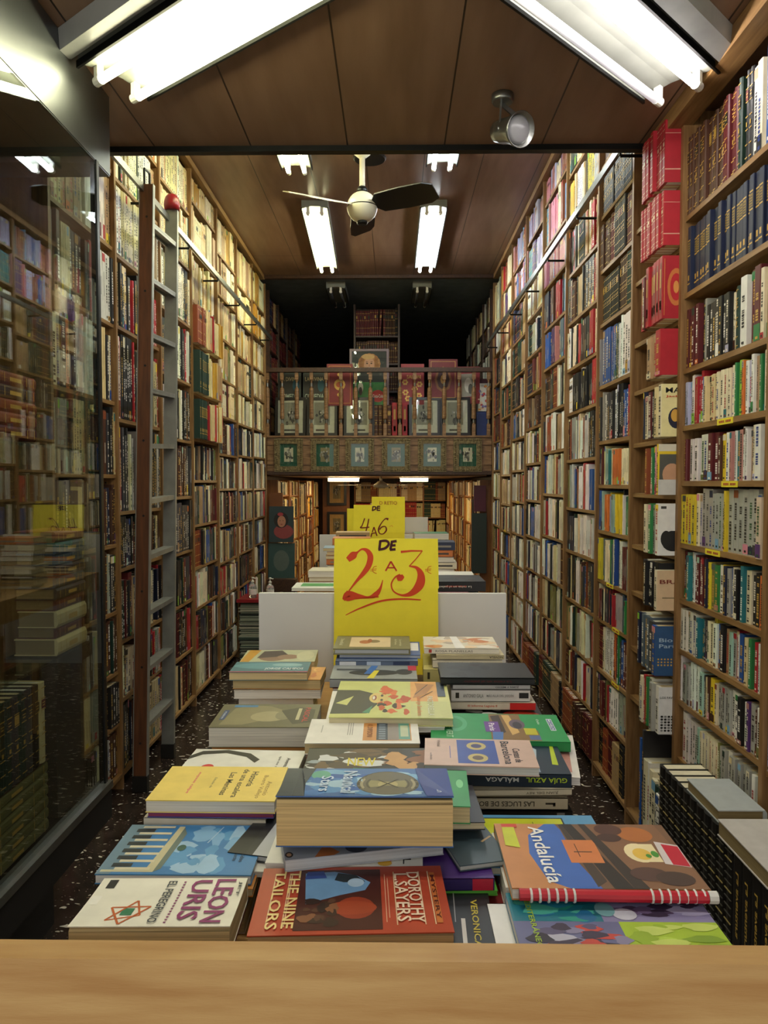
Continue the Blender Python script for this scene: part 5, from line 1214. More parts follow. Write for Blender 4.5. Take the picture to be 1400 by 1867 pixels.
tb(-.1475, .0575, .713, .846, Z(.448), .030, 2.6, 'B8492F', 'red mystery paperback with a blue-veiled figure and cream lettering, front centre', page='C9A878', curl=.003,
   art=[('r', .215, .05, .655, .95, '4A1F18'), ('e', .52, .36, .10, .16, '9A3A20'), ('e', .5, .36, .13, .10, 'A84424'), ('p', [(.26, .42), (.24, .9), (.40, .92), (.52, .86), (.60, .74), (.57, .62), (.44, .55), (.34, .48)], '6E9CC8'), ('p', [(.27, .60), (.26, .80), (.42, .80), (.46, .66), (.36, .58)], '3E9C98'), ('p', [(.40, .76), (.42, .90), (.52, .86), (.57, .76), (.54, .70), (.46, .72)], '1F2A30'), ('e', .52, .74, .045, .07, 'A8C4DC'), ('p', [(.24, .80), (.25, .92), (.34, .93), (.36, .82)], '2A4A9A'), ('blob', .34, .30, .10, .18, 5, 14, ['3A2418', '5A3A28', '8A5A3A', '2A1612'])]
   +[('r', x, .1, x+.006, .9, 'E8C9A0') for x in (.075, .155, .165, .725, .865, .915)]+[('r', .925, .12, .955, .88, 'D0783A')]+[('r', .675, .14, .679, .86, 'E0B090'), ('r', .69, .2, .694, .8, 'E0B090')],
   texts=[('THE NINE', .185, .5, .86, .060, 'd', 'F0D890'), ('TAILORS', .105, .5, .88, .060, 'd', 'F0D890'), ('DOROTHY', .835, .5, .76, .070, 'd', 'F2DCC0'), ('L.SAYERS', .765, .5, .72, .070, 'd', 'F2DCC0'), ('MYSTERY', .94, .5, .66, .022, 'd', '5A1A14')])
under(-.14, .045, .72, .845, Z(.448)-.030, ZT, 'under the red mystery paperback', 2)
# --- blue and yellow, left
tb(-.353, -.168, .852, .978, Z(.462), .012, 0, '3F86BC', 'blue magazine-like book with classical columns and clouds, left side', page='D8DCDC',
   art=[('r', 0, 0, 1, 1, '3A7FB8'), ('blob', .62, .5, .2, .45, 4, 22, ['7FB0D4', '9CC2DC', '5A9AC8']), ('p', [(.0, 0), (.09, 0), (.22, 1), (.0, 1)], '6A8898'), ('r', .02, .04, .34, .08, 'C8C4A0'), ('p', [(.30, .04), (.36, .04), (.40, .96), (.36, .96)], 'C9C39A'), ('p', [(.36, .04), (.40, .10), (.44, .80), (.40, .94)], '6A7A70')]
   +[('r', .10, .08+k*.14, .33, .125+k*.14, 'D6D0B0') for k in range(7)]+[('r', .07, .13+k*.14, .20, .20+k*.14, '1E2A30') for k in range(6)]+[('e', .46, .5, .03, .06, '2E5A4A'), ('l', (.62, .6), (.68, .95), .0015, 'A8C8DC')],
   texts=[('Bienvenidos', .90, .42, .38, .028, 'd', '14324A'), ('a Alemania', .855, .42, .34, .028, 'd', '14324A')])
tb(-.325, -.166, .845, .972, Z(.475), .010, 1, 'D08A3A', 'thin orange book under the blue columned one, left side', page='D8C8A0')
under(-.33, -.168, .85, .98, Z(.486), ZT, 'under the blue columned book', 3)
tb(-.336, -.160, .982, 1.102, Z(.430), .017, -.5, 'F0D66A', 'yellow paperback with black and pink lettering, left side', page='DCD8CC',
   art=[('r', .0, 0, 1, 1, 'F2D870')], texts=[('Historia', .745, .62, .44, .055, 'd', '2A2620'), ('de una escalera', .665, .50, .82, .05, 'd', '2A2620'), ('Las Meninas', .565, .48, .66, .05, 'd', '2A2620'), ('Buero Vallejo', .845, .40, .66, .045, 'd', 'B08A3A'), ('Antonio', .90, .35, .4, .04, 'd', 'B08A3A'), ('Edición de', .44, .5, .3, .02, 'd', '8A7A4A'), ('espasa calpe', .28, .5, .62, .03, 'd', 'E8607A')])
tb(-.334, -.162, .984, 1.10, Z(.4475), .007, -.5, '4A4A9A', 'thin violet paperback directly under the yellow one', page='8A3A5A')
under(-.334, -.165, .985, 1.10, Z(.455), ZT, 'under the yellow paperback', 4, pal=('CFC7B4', 'B9B0A0'))
tb(-.333, -.148, 1.09, 1.218, Z(.446), .02, -2, 'E9E9DE', 'white paperback with a sweeping black arc and red dot, left side', page='DEDACC',
   art=[('p', [(.0, .62), (.10, .80), (.30, .86), (.50, .74), (.60, .55), (.63, .66), (.52, .86), (.30, .97), (.08, .92), (.0, .76)], '22221E'), ('e', .22, .38, .055, .10, 'D02A2A')], texts=[('Aventuras', .88, .5, .45, .035, 'd', '3A3A34'), ('que me contó', .80, .5, .55, .028, 'd', '6A6A60')])
under(-.335, -.155, 1.11, 1.22, Z(.4665), ZT, 'under the white paperback with the arc', 5)
tb(-.327, -.140, 1.283, 1.418, Z(.430), .036, .8, '6E6A4C', 'thick khaki paperback with a reclining man and red lettering, left side', page='DCD9CC',
   art=[('r', 0, 0, 1, 1, '6A674A'), ('p', [(.08, .1), (.14, .8), (.3, .95), (.5, .9), (.62, .75), (.66, .5), (.5, .3), (.3, .1)], '8A8460'), ('e', .52, .45, .18, .22, 'A8A078'), ('e', .66, .5, .08, .2, '8A8666'), ('p', [(.62, .7), (.8, .85), (.96, .75), (.96, .2), (.78, .12), (.7, .4)], '45432F'), ('r', .05, .3, .1, .72, '2E4A7A'), ('r', .12, .86, .36, .95, '3E7FB0'), ('r', .79, .3, .825, .8, 'C8C49A')],
   texts=[('PASCAL', .885, .52, .62, .055, 'd', 'C83A3A'), ('POISSON', .07, .5, .3, .02, 'd', 'D8E0E8')])
tb(-.322, -.150, 1.285, 1.41, Z(.467), .010, 1.2, 'C9803A', 'thin orange and red paperback under the thick khaki one', page='D09A5A')
under(-.325, -.15, 1.285, 1.41, Z(.478), ZT, 'under the thick khaki paperback', 6)
tb(-.356, -.187, 1.577, 1.668, Z(.408), .018, 1, '3E7480', 'teal paperback with white lettering on top of the left pile', page='D9C594',
   art=[('r', 0, 0, 1, 1, '3C7480'), ('e', .45, .6, .45, .3, '5A94A0'), ('e', .7, .7, .2, .15, '8AB4B8'), ('r', 0, 0, 1, .07, 'B8485A')], texts=[('JORGE CAMPOS', .68, .30, .5, .22, 'u', 'E8ECEA')])
tb(-.350, -.158, 1.59, 1.70, Z(.427), .022, -1, 'D89A4A', 'cream-paged paperback with orange picture under the teal one', page='D2BC88', art=[('blob', .9, .5, .09, .4, 3, 10, ['E0A050', 'C8783A', 'F0C070'])])
tb(-.348, -.160, 1.585, 1.70, Z(.4500), .018, 1.5, 'E0DCD0', 'white-paged paperback third in the teal pile', page='E6E2D6', spine='far', sart=())
under(-.335, -.17, 1.60, 1.70, Z(.469), ZT, 'under the teal paperback', 7)
tb(-.362, -.187, 1.71, 1.83, Z(.418), .03, 2, 'C9B98A', 'paperback with a brown face and pale green cover, behind the teal one', page='D9C594',
   art=[('r', 0, 0, 1, 1, 'B9BC96'), ('p', [(0, 0), (.12, 0), (.2, 1), (.04, 1)], 'C9962F'), ('e', .42, .4, .2, .35, '8A6A50'), ('p', [(.2, .3), (.25, .9), (.5, .95), (.6, .6), (.45, .4)], '4A3A30'), ('e', .62, .4, .15, .2, '9A7A5C'), ('e', .85, .5, .12, .4, 'C9C8A0')])
under(-.36, -.19, 1.71, 1.83, Z(.449), ZT, 'behind the teal paperback', 8)
# --- centre piles
tb(-.135, .068, .829, .934, Z(.366), .050, .3, '3A66A8', 'thick blue paperback with a brass compass medallion topping the centre pile', page='C8AE78', curl=.009,
   art=[('r', 0, 0, 1, 1, '3F70AE'), ('r', 0, 0, .09, 1, '3A4650'), ('p', [(.09, 0), (.16, 0), (.14, .5), (.18, 1), (.09, 1)], '2E3A48'), ('blob', .5, .5, .3, .4, 9, 34, ['5A94C8', '7FB4D8', '4A80C0', 'A8CCE0', '3A68B0']), ('e', .22, .78, .06, .14, '5AA890'), ('e', .63, .48, .185, .42, '6A6656'), ('ring', .63, .48, .185, .42, .09, '3A382E'), ('ring', .63, .48, .165, .375, .10, 'A8A080'), ('e', .63, .48, .115, .27, '9A9468'), ('ring', .63, .48, .13, .30, .08, '4A4838'), ('e', .63, .46, .06, .14, 'B8AE78'), ('l', (.56, .30), (.70, .66), .0022, '3A382C'), ('l', (.57, .62), (.69, .34), .0022, '3A382C'), ('p', [(.85, 0), (1, 0), (1, 1), (.80, 1), (.82, .5)], '2F4A9A')],
   texts=[('Nautical', .40, .5, .78, .085, 'd', 'C8DCF0'), ('Stars', .265, .45, .55, .075, 'd', 'C8DCF0'), ('Philip Nolan', .925, .5, .72, .05, 'd', 'D8E4F4'), ('LA NOVELA', .12, .4, .5, .018, 'd', 'A8B8C0')])
tb(-.140, .050, .852, .965, Z(.4335), .014, 13, 'A8ACB4', 'silver-grey paperback with orange shapes, askew beneath the compass book', page='C0C4C8', art=[('r', 0, 0, 1, 1, 'A6ABB2'), ('p', [(.18, .0), (.26, .25), (.34, .05), (.30, .0)], 'C8743A'), ('e', .45, .12, .07, .12, '4A4A54'), ('e', .03, .1, .025, .06, '3A2A20'), ('e', .03, .1, .015, .035, 'C89A70')])
tb(-.150, .036, .852, .965, Z(.4485), .010, -2, 'ECEADF', 'white paperback with a red and yellow heart shape beneath the grey one', page='E4E0D4', art=[('e', .77, .16, .045, .09, 'D8242A'), ('e', .76, .05, .045, .06, 'E8B02A')], texts=[('ar', .62, .12, .12, .05, 'd', '2A2A2A'), ('L', .90, .1, .12, .05, 'd', '2A2A2A')])
tb(-.195, -.03, .885, 1.02, Z(.4605), .008, -12, '24262A', 'glossy black and silver booklet poking out left of the centre pile', page='B8BCBE', art=[('p', [(0, 0), (.14, 0), (.1, 1), (0, 1)], '1C1E20'), ('p', [(.2, 0), (.32, 0), (.28, 1), (.18, 1)], 'B4B8BC'), ('r', .22, .55, .27, .75, 'B85A4A')])
tb(-.175, -.02, .87, 1.0, Z(.4700), .007, -5, 'E6E4D8', 'white booklet beneath the black and silver one, left of centre', page='E0DCD0')
under(-.14, .04, .862, .95, Z(.478), ZT, 'below the compass book', 9)
tb(-.06, .098, .905, 1.02, Z(.400), .022, -3, '2E9A54', 'small bright green paperback right behind the compass book', page='D6C696', art=[('e', .93, .6, .03, .12, '7AD08A')])
tb(-.05, .112, .905, 1.02, Z(.4225), .010, 2, '2A2A34', 'dark paperback below the small bright green one', page='C9BE9C')
under(-.05, .10, .95, 1.04, Z(.433), ZT, 'under the small bright green paperback', 10)
tb(.064, .128, .848, .945, Z(.4435), .007, 14, '3E5058', 'dark teal grey booklet jutting right under the compass book', page='B0B4AE', art=[('l', (.7, .5), (.95, .62), .003, 'B89A6A'), ('e', .93, .9, .06, .06, 'C8D0D4')])
tb(-.035, .113, .828, .955, Z(.4520), .014, 2, '4A2A78', 'purple paperback with a red spine end, right of the centre pile', page='C9BEA0', spine='near', scol='2A1A5A', sart=[(.83, .99, .02, .98, 'B81E3A')])
tb(-.03, .118, .83, .96, Z(.4665), .006, 1, '5AAA3A', 'thin leaf-green book edge beneath the purple paperback', page='5AAA3A')
under(-.03, .11, .85, .96, Z(.4735), ZT, 'under the purple paperback', 11)
tb(.050, .106, .705, .845, Z(.470), .024, -2, '1E2124', 'black paperback with yellow lettering, right of the red one', page='6A5A48', hard=False, texts=[('VERONICA B', .68, .45, .72, .13, 'd', 'C9B83A')], art=[('r', .40, .05, .48, .55, 'D8D4CC'), ('r', .28, .5, .30, .9, '9A9A9A')])
under(.035, .110, .71, .85, Z(.494), ZT, 'under the black yellow-lettered paperback', 12, cols=('2A2A6A', '5A3A28'))
# centre, farther
tb(-.13, .10, 1.03, 1.135, Z(.412), .014, 1, '1C1A18', 'dark film-wrapped paperback with pale painted glints behind the compass book', page='8A847A', art=[('blob', .3, .5, .28, .4, 6, 26, ['9AA8B0', 'D8DCDC', '4A3A28', '2A2420', '6A5030']), ('blob', .75, .5, .2, .4, 7, 18, ['8A5A3A', '3A2418', 'C89A60', '2A1A12']), ('r', .8, .2, .92, .8, 'C83A3A')], texts=[('NEW', .36, .45, .18, .3, 'u', 'D8C83A'), ('VIP', .86, .45, .10, .3, 'u', 'F0EEE8')])  # pale blobs paint the film's reflections into the cover
under(-.10, .07, 1.04, 1.13, Z(.4265), ZT, 'under the film-wrapped paperback', 13)
tb(-.1415, .041, 1.15, 1.27, Z(.410), .018, .6, 'E6E4DC', 'white paperback with a small picture of a laptop, centre', page='C9B68A',
   art=[('r', .50, .10, .93, .88, 'D0904A'), ('r', .62, .12, .72, .86, '2A3A4A'), ('r', .72, .12, .82, .86, '8A8078'), ('r', .82, .14, .92, .84, '5A9A8A'), ('r', .835, .25, .905, .7, 'B8C4A0')]+[('r', .64, .15+k*.09, .70, .21+k*.09, '7A8A9A') for k in range(8)]+[('r', .36+k*.02, .3, .366+k*.02, .9, '8A8A84') for k in range(3)]+[('r', .12, .4, .128, .7, 'A8A8A0')],
   texts=[('K.DIPSON', .56, .48, .5, .05, 'd', '8A4A1A')])
tb(-.139, .036, 1.152, 1.265, Z(.4285), .007, .2, 'B8705A', 'thin reddish booklet directly under the laptop paperback', page='9A7A6A')
tb(-.139, .040, 1.152, 1.265, Z(.4360), .018, .8, 'C8CCCC', 'grey-paged paperback below the laptop paperback', page='C6C8C4')
under(-.14, .04, 1.155, 1.26, Z(.4545), ZT, 'under the laptop paperback', 14, pal=('BFC1BC', 'CFC7B4'))
tb(-.109, .103, 1.245, 1.475, Z(.400), .014, -1, 'D2D488', 'large lime paperback with an orange-haired comic figure, centre', page='D8CFA6',
   art=[('r', 0, 0, .66, 1, 'CBD07E'), ('r', .66, .42, .9, 1, 'E2A85E'), ('r', .66, 0, 1, .42, 'C8CC84'), ('p', [(0, .08), (0, .72), (.2, .72), (.34, .62), (.40, .4), (.30, .1)], '1E2620'), ('p', [(.02, .35), (.16, .55), (.12, .3)], 'CBD07E'), ('p', [(.26, .12), (.34, .3), (.32, .1)], '3A8A66'), ('blob', .50, .28, .13, .2, 8, 14, ['D8642E', 'C8541E', 'E07840', '2A1A12']), ('blob', .50, .62, .12, .2, 18, 14, ['D8642E', 'C8541E', 'E07840', 'B84818']), ('e', .36, .5, .06, .14, 'E0C878'), ('e', .42, .5, .05, .10, 'D8C070'), ('e', .345, .5, .02, .07, '8A2A1A'), ('e', .34, .5, .011, .05, 'F0ECE0'), ('e', .41, .56, .012, .03, '1A1A16'), ('e', .41, .44, .012, .03, '1A1A16'), ('p', [(.68, .5), (.8, .62), (.88, .9), (.7, .95), (.72, .75)], 'B8804A'), ('l', (.7, .6), (.82, .9), .002, '2A1E16'), ('l', (.74, .5), (.86, .7), .002, '2A1E16'), ('r', .90, .55, .97, .98, '3A4658')],
   texts=[('PASTORELLA', .83, .30, .5, .05, 'd', 'E8ECD0'), ('George Sanders', .73, .30, .5, .05, 'd', 'D8824A')])
tb(-.120, .085, 1.24, 1.46, Z(.4145), .009, 1, 'E8E6DE', 'white book peeking out left beneath the lime comic-figure one', page='E4E2DA')
tb(-.10, .09, 1.29, 1.47, Z(.424), .02, 0, 'B0A070', 'plain buff book beneath the lime comic-figure pile', page='CFC7A4')
under(-.10, .09, 1.28, 1.46, Z(.4445), ZT, 'under the lime comic-figure book', 15)
tb(-.130, .048, 1.486, 1.600, Z(.398), .018, 0, '8E9494', 'grey paperback with a black pen, blue and yellow tags, centre far', page='8A9090', spine='near', scol='9A9E9E',
   art=[('e', .50, .45, .30, .2, '20242A'), ('e', .85, .5, .1, .2, '26282C'), ('r', .05, .6, .4, .72, '3A3E44'), ('p', [(.38, .35), (.46, .95), (.54, .95), (.48, .35)], '2A6AB8'), ('p', [(.42, .05), (.5, .6), (.56, .6), (.5, .05)], 'E0D22A'), ('r', .9, .6, 1, .95, 'C81E3A')])
under(-.125, .045, 1.49, 1.60, Z(.4165), ZT, 'under the grey pen paperback', 16, cols=('3A3A3E', '8A2A2A', '9A9E9E'))
tb(-.134, .037, 1.62, 1.755, Z(.366), .014, 0, '7A7858', 'olive hardcover with a framed beige print, top of the far centre pile', hard=True, page='D2D6D8', spine='far',
   art=[('r', .20, .12, .74, .88, 'D8BE94'), ('r', .21, .14, .73, .86, 'DEC8A0'), ('e', .4, .5, .08, .14, 'B8704A'), ('e', .52, .55, .08, .12, '8A7A5A'), ('e', .46, .6, .03, .15, 'A8583A')],
   texts=[('La cartuja', .87, .45, .5, .04, 'd', 'D0CEB0'), ('de Parma', .81, .5, .42, .03, 'd', 'D0CEB0'), ('Stendhal', .09, .5, .5, .05, 'd', 'D0CEB0')])
tb(-.120, .060, 1.625, 1.76, Z(.3805), .008, -1, '3E62A0', 'blue book under the olive hardcover, reaching out right', page='B8BEC6', art=[('r', .82, .3, .98, .9, 'E8E8E4')])
tb(-.128, .052, 1.60, 1.74, Z(.389), .010, .5, '6A7A94', 'slate and white magazine under the olive hardcover', page='9AA0A6', spine='near', scol='5A6A84', sart=[(.05, .25, .1, .9, 'D8DCE0'), (.38, .55, .1, .9, 'B8C8DC'), (.7, .9, .1, .9, '26365A')])
under(-.125, .05, 1.625, 1.75, Z(.3995), ZT, 'under the olive hardcover', 17, cols=('6A7A84', '2A5A60', 'B8BCBA'), pal=('9AA4A4', 'B0B4B0', 'A8A898'))
# --- right piles
tb(.068, .232, 1.615, 1.74, Z(.364), .012, -1, 'DED6C0', 'cream paperback with orange picture, top of the far right pile', page='E2DAC2', spine='near', scol='E4DECB',
   art=[('blob', .5, .5, .38, .4, 21, 26, ['D89A5A', 'E4C8A0', 'C8783A', 'B8A890', 'E8E0D0']), ('p', [(.42, 0), (.55, 0), (.48, 1), (.38, 1)], 'ECE8E0')], stext=[('ROSA PLANELLAS', .4, .5, .4, False, '8A8478')], sart=[(.06, .10, .2, .8, 'B83A2A')])
tb(.092, .240, 1.605, 1.73, Z(.3765), .009, 1, 'CBBE96', 'tan paperback second in the far right pile', page='C8BA8E', spine='near', stext=[('NOVELA', .88, .2, .5, True, '2A2620')])
tb(.085, .236, 1.602, 1.73, Z(.386), .018, 0, 'E0D8C0', 'cream paperback with upside-down black spine lettering, far right pile', page='E0D6BE', spine='near', stext=[('Benito Pérez Galdós', .25, .36, .4, True, '3A362C'), ('Realidad', .62, .16, .4, True, '2A261E')])
tb(.066, .245, 1.59, 1.74, Z(.405), .030, -1.5, 'CFC47E', 'thick dull yellow book at the base of the far right pile', page='D2C888', spine='near', sart=[(.05, .08, .3, .8, '3A3420')])
under(.075, .24, 1.60, 1.74, Z(.436), ZT, 'under the thick dull yellow book', 18)
tb(.093, .277, 1.442, 1.565, Z(.383), .014, -.5, '16181A', 'glossy black hardcover on the right pile behind the green guide', hard=True, page='2A2A2A', spine='near', art=[('blob', .5, .5, .3, .35, 31, 7, ['202224', '26282A', '2A2020'])], stext=[('La reina en el palacio', .5, .5, .4, True, '5A1A1E')])
tb(.116, .268, 1.446, 1.565, Z(.3975), .009, .5, 'C8C8C6', 'thin light grey paperback beneath the black hardcover', page='D0D0CC', spine='near', stext=[('JUAN Y MEDIO', .7, .3, .5, True, '3A3A3A')])
tb(.113, .268, 1.444, 1.565, Z(.407), .024, 0, 'D4D2CC', 'white paperback with pale grey spine lettering, under the black hardcover', page='D8D4C8', spine='near', stext=[('ANTONIO GALA', .28, .26, .3, False, '7A7A74'), ('MÁS ALLÁ DEL JARDÍN', .62, .34, .3, False, '8A8A84')], sart=[(.055, .10, .3, .75, '2A2618'), (.86, .98, .3, .75, '1A1A1A')])
tb(.10, .279, 1.440, 1.565, Z(.4315), .014, -1, 'DAD2BC', 'cream paperback with a red spine end, right pile', page='DCD2B8', spine='near', stext=[('El Informe Laguna II', .42, .32, .4, False, 'C8502A')], sart=[(.72, 1, .02, .98, 'CC2A26')])
tb(.105, .290, 1.385, 1.55, Z(.452), .02, -2, '1A1614', 'black paperback with a red face and white letters, half under the green guide', page='8A7A6A', art=[('e', .78, .25, .2, .2, 'A8281E'), ('e', .8, .3, .1, .12, 'C8402A'), ('blob', .3, .25, .25, .2, 33, 12, ['E8E6E0', 'D8D4CC', '2A2420'])])
under(.11, .28, 1.40, 1.55, Z(.473), ZT, 'under the red-faced paperback', 19)
tb(.064, .290, 1.192, 1.333, Z(.420), .016, -2.6, '1E9A50', 'bright green travel guide with a violet Paris tag, right', page='1E8A4A', spine='near', scol='1A8A46',
   art=[('r', 0, 0, 1, 1, '229A54'), ('ring', .18, .6, .1, .3, .35, '4AB074'), ('p', [(.44, .0), (.46, .98), (.70, .98), (.70, .40), (.80, .38), (.80, .02)], '8A6A3A'), ('p', [(.47, .9), (.54, .95), (.56, .3), (.50, .2)], '3A2A1E'), ('p', [(.56, .95), (.62, .95), (.66, .3), (.60, .2)], 'D8B068'), ('e', .66, .6, .06, .18, '6A5A6A'), ('e', .66, .56, .035, .13, '3A3440'), ('r', .70, .22, .79, .45, 'C8C02A'), ('r', .72, .05, .8, .20, '5A6A9A'), ('p', [(.45, .02), (.52, .02), (.54, .3), (.46, .3)], '4A7AC0'), ('r', .41, .30, .52, .68, '6A3A98'), ('r', .90, .38, .94, .82, 'E8ECF4'), ('r', .905, .40, .935, .80, '2A4A9A')],
   texts=[('LE GUIDE VERT', .14, .5, .84, .05, 'd', 'C8ECD0'), ('Paris', .465, .48, .28, .045, 'd', 'F0EAF4'), ('MICHELIN', .92, .6, .38, .02, 'd', 'FFFFFF'), ('Ocio', .83, .7, .2, .02, 'd', 'D8F0DC')])
tb(.085, .297, 1.11, 1.30, Z(.4405), .012, -10, 'DCD8D2', 'white booklet with a pink cover jutting right below the green guide', page='E8E6E2', art=[('p', [(.85, .1), (.95, .1), (.95, .7), (.85, .7)], 'C08A80')])
under(.08, .27, 1.20, 1.33, Z(.453), ZT, 'under the bright green guide', 20)
tb(.046, .208, 1.032, 1.142, Z(.400), .013, -3, 'D3B5A6', 'dusky pink paperback lettered Contes de Barcelona with two medallions', page='C8CACA',
   art=[('r', 0, 0, 1, 1, 'D2B4A6'), ('r', .30, .08, .66, .95, '3A56A8'), ('e', .48, .72, .11, .18, 'C8B878'), ('ring', .48, .72, .11, .18, .18, '4A5AA0'), ('e', .48, .72, .05, .08, '4A4A78'), ('e', .48, .28, .11, .18, 'C8B878'), ('ring', .48, .28, .11, .18, .18, '4A5AA0'), ('e', .48, .28, .05, .08, '6A5A50'), ('r', .23, .25, .236, .7, '3A56A8')],
   texts=[('Contes de', .84, .40, .5, .07, 'd', '2A2A38'), ('Barcelona', .75, .5, .84, .08, 'd', '2A2A38'), ('Vidal', .13, .8, .25, .03, 'd', '8A7A74'), ('edició', .06, .3, .25, .02, 'd', '8A7A74')])
tb(.082, .263, 1.076, 1.20, Z(.4275), .020, -2, '1C3344', 'dark navy guide with lime and white upside-down spine lettering', page='2A3A44', spine='near', scol='14283A',
   art=[('p', [(.70, .5), (.74, .95), (.80, .8), (.76, .4)], 'B8C8D4'), ('p', [(.88, .30), (.93, .95), (.96, .95), (.93, .28)], 'B8CC2A'), ('r', .72, .05, .76, .3, 'A8B8C8')], stext=[('MÁLAGA', .44, .27, .42, True, 'E8ECEC'), ('GUÍA AZUL', .80, .33, .45, True, 'B8D42A')])
tb(.060, .258, 1.066, 1.19, Z(.448), .009, 2.4, 'D2CAB0', 'thin cream paperback slanting under the navy guide', page='D2CAB0', spine='near', stext=[('JUAN DEL REY', .78, .24, .5, True, '6A6250')])
tb(.075, .256, 1.075, 1.19, Z(.4635), .018, 0, 'C9C0A4', 'cream book with spine lettered Las luces de Bohemia upside down', page='C8BFA2', spine='near', stext=[('LAS LUCES DE BOHEMIA', .42, .62, .42, True, '4A4434')], sart=[(.82, .90, .45, .6, '2A261E'), (.88, .90, .3, .6, '2A261E')])
tb(.072, .262, 1.072, 1.19, Z(.482), .026, .5, '141516', 'thick black book with spine lettered Mapamundo, right pile', page='2A2A2A', spine='near', stext=[('Mapamundo', .22, .34, .42, False, 'B8B8B0')], sart=[(.88, .94, .1, .9, '8A8A84')])
under(.08, .27, 1.07, 1.19, Z(.5085), ZT, 'under the thick black book', 21)
tb(.060, .270, .862, 1.000, Z(.4555), .010, 0, '5A9AC8', 'light blue guide lettered Catalunya with a yellow panel, behind Andalucia', page='D8D4C4',
   art=[('r', 0, 0, 1, 1, '5C9CC8'), ('r', .26, .50, .80, .94, '1E2A38'), ('r', .27, .52, .79, .92, 'C8D22A'), ('l', (.35, .7), (.5, .7), .001, '3A4A2A'), ('l', (.42, .58), (.42, .8), .001, '3A4A2A'), ('l', (.6, .6), (.6, .85), .001, '3A4A2A'), ('p', [(.0, 0), (.12, 0), (.05, .6), (.0, .7)], '7AC46A')], texts=[('Catalunya', .20, .45, .78, .075, 'd', '1A2430')])
under(.128, .268, .875, .995, Z(.466), ZT, 'under the light blue guide', 22, pal=('E2DCCC', 'D8D0BC'))
tb(.128, .341, .783, .934, Z(.437), .013, -.3, 'B8793E', 'large brown travel book lettered Andalucia with red wire spine, right', page='D8D4C8',
   art=[('r', 0, 0, 1, 1, '7A5A42'), ('p', [(0, 0), (.33, 0), (.2, .12), (.16, .5), (.2, .8), (.34, 1), (0, 1)], 'C88850'), ('p', [(.2, .1), (.30, .0), (.46, .0), (.40, .35), (.38, .9), (.36, 1), (.30, 1), (.18, .8), (.15, .5)], '3E6CC0'), ('p', [(.40, 1), (.46, 1), (.62, .0), (.52, 0)], '2A2622'), ('p', [(.38, .98), (.40, 1), (.50, .1), (.44, .02)], '463A30'), ('r', .36, .36, .54, .72, 'D8824A'), ('r', .42, .45, .425, .66, '5A3A28'), ('r', .40, .52, .50, .535, '5A3A28'), ('p', [(.50, 1), (.54, 1), (.70, 0), (.62, 0)], '3A322C'), ('p', [(.54, 1), (.95, 1), (1, 0), (.70, 0)], '8A6448'), ('e', .76, .52, .08, .15, 'F0E0B0'), ('r', .76, .38, .86, .66, 'F0E0B0'), ('e', .77, .50, .05, .09, 'E8C050'), ('e', .84, .5, .02, .05, '4A9A3A'), ('e', .80, .47, .015, .03, '4A9A3A'), ('e', .80, .82, .10, .13, 'B8703A'), ('e', .66, .9, .08, .10, '5A3A30'), ('e', .64, .76, .07, .07, '4A322A'), ('e', .74, .20, .10, .10, '5A4038'), ('e', .86, .14, .10, .10, '4A3830'), ('p', [(.86, .35), (.99, .30), (1, .64), (.88, .70)], 'D8D0D0'), ('p', [(.90, .34), (.985, .31), (.995, .62), (.91, .66)], 'C81E38'), ('p', [(.03, .62), (.11, .58), (.11, .94), (.04, .94)], 'C8D02A'), ('r', .04, .93, .13, .99, 'D8402A')],
   texts=[('Andalucía', .235, .50, .88, .085, 'd', 'F4F4F0')])
b = MB()
for x0, x1 in ((.135, .335),): b.tube((x0, .781, Z(.4425)), (x1, .778, Z(.4425)), .0062, 10, hx('C01E30', .7))
o = b.build('wire_binding', PAINT, org=(.235, .78, Z(.4425))); wb = o
b = MB()
for k in list(range(6))+list(range(14, 21)):
    x = .146+k*.0092; b.lathe((x, .7795, Z(.4425)), [(.0070, 0), (.0076, .0012), (.0070, .0024)], 10, hx('E4E4E0', .8), axis=(1, 0, 0))
part(b, 'wire_loops', PAINT, wb); b = MB(); b.tube((.3355, .778, Z(.4425)), (.345, .778, Z(.4425)), .0066, 10, hx('E0E0DC', .6)); part(b, 'white_end', PAINT, wb)
tag(wb, 'red and white wire spine binding lying against the Andalucia book edge', 'binding')
under(.115, .325, .80, .93, Z(.451), ZT, 'under the Andalucia book', 23, pal=('E2DCCC', 'E8E4D8'), jit=.012)
tb(.124, .333, .700, .806, Z(.455), .012, 0, '6A8AA8', 'landscape magazine with blue, violet and lime photo quarters, front right', page='E4E4E0',
   art=[('r', 0, .5, .45, 1, '1E7A8E'), ('r', .45, .5, 1, 1, '8A86B0'), ('r', 0, 0, .52, .5, '6A6E98'), ('r', .52, 0, 1, .5, 'A8C830'), ('blob', .22, .75, .2, .22, 51, 22, ['2A9A8A', '1A6A9A', '2A8AAA', '4AB0A0', '186A7A']), ('blob', .75, .80, .2, .17, 52, 22, ['4A3A58', '3A2E48', '6A5A80', 'A8A4C8', 'C8C8DC']), ('blob', .30, .22, .22, .2, 53, 24, ['3A3048', '8A86A8', 'B8B8CC', '2A2438', 'C8483A', '5A5478']), ('blob', .76, .24, .22, .2, 54, 16, ['B8D848', '98B82A', 'C8DC6A', '86A828']), ('e', .57, .62, .06, .1, 'C8CCDC'), ('e', .48, .70, .05, .12, '7AB0B8')],
   texts=[('MEDITERRÁNEO', .10, .5, .86, .035, 'd', 'A8C83A')])
tb(.104, .320, .695, .808, Z(.468), .012, 0, 'E8E8E4', 'white-bordered book beneath the four-quarter magazine, front right', page='E4E2DA')
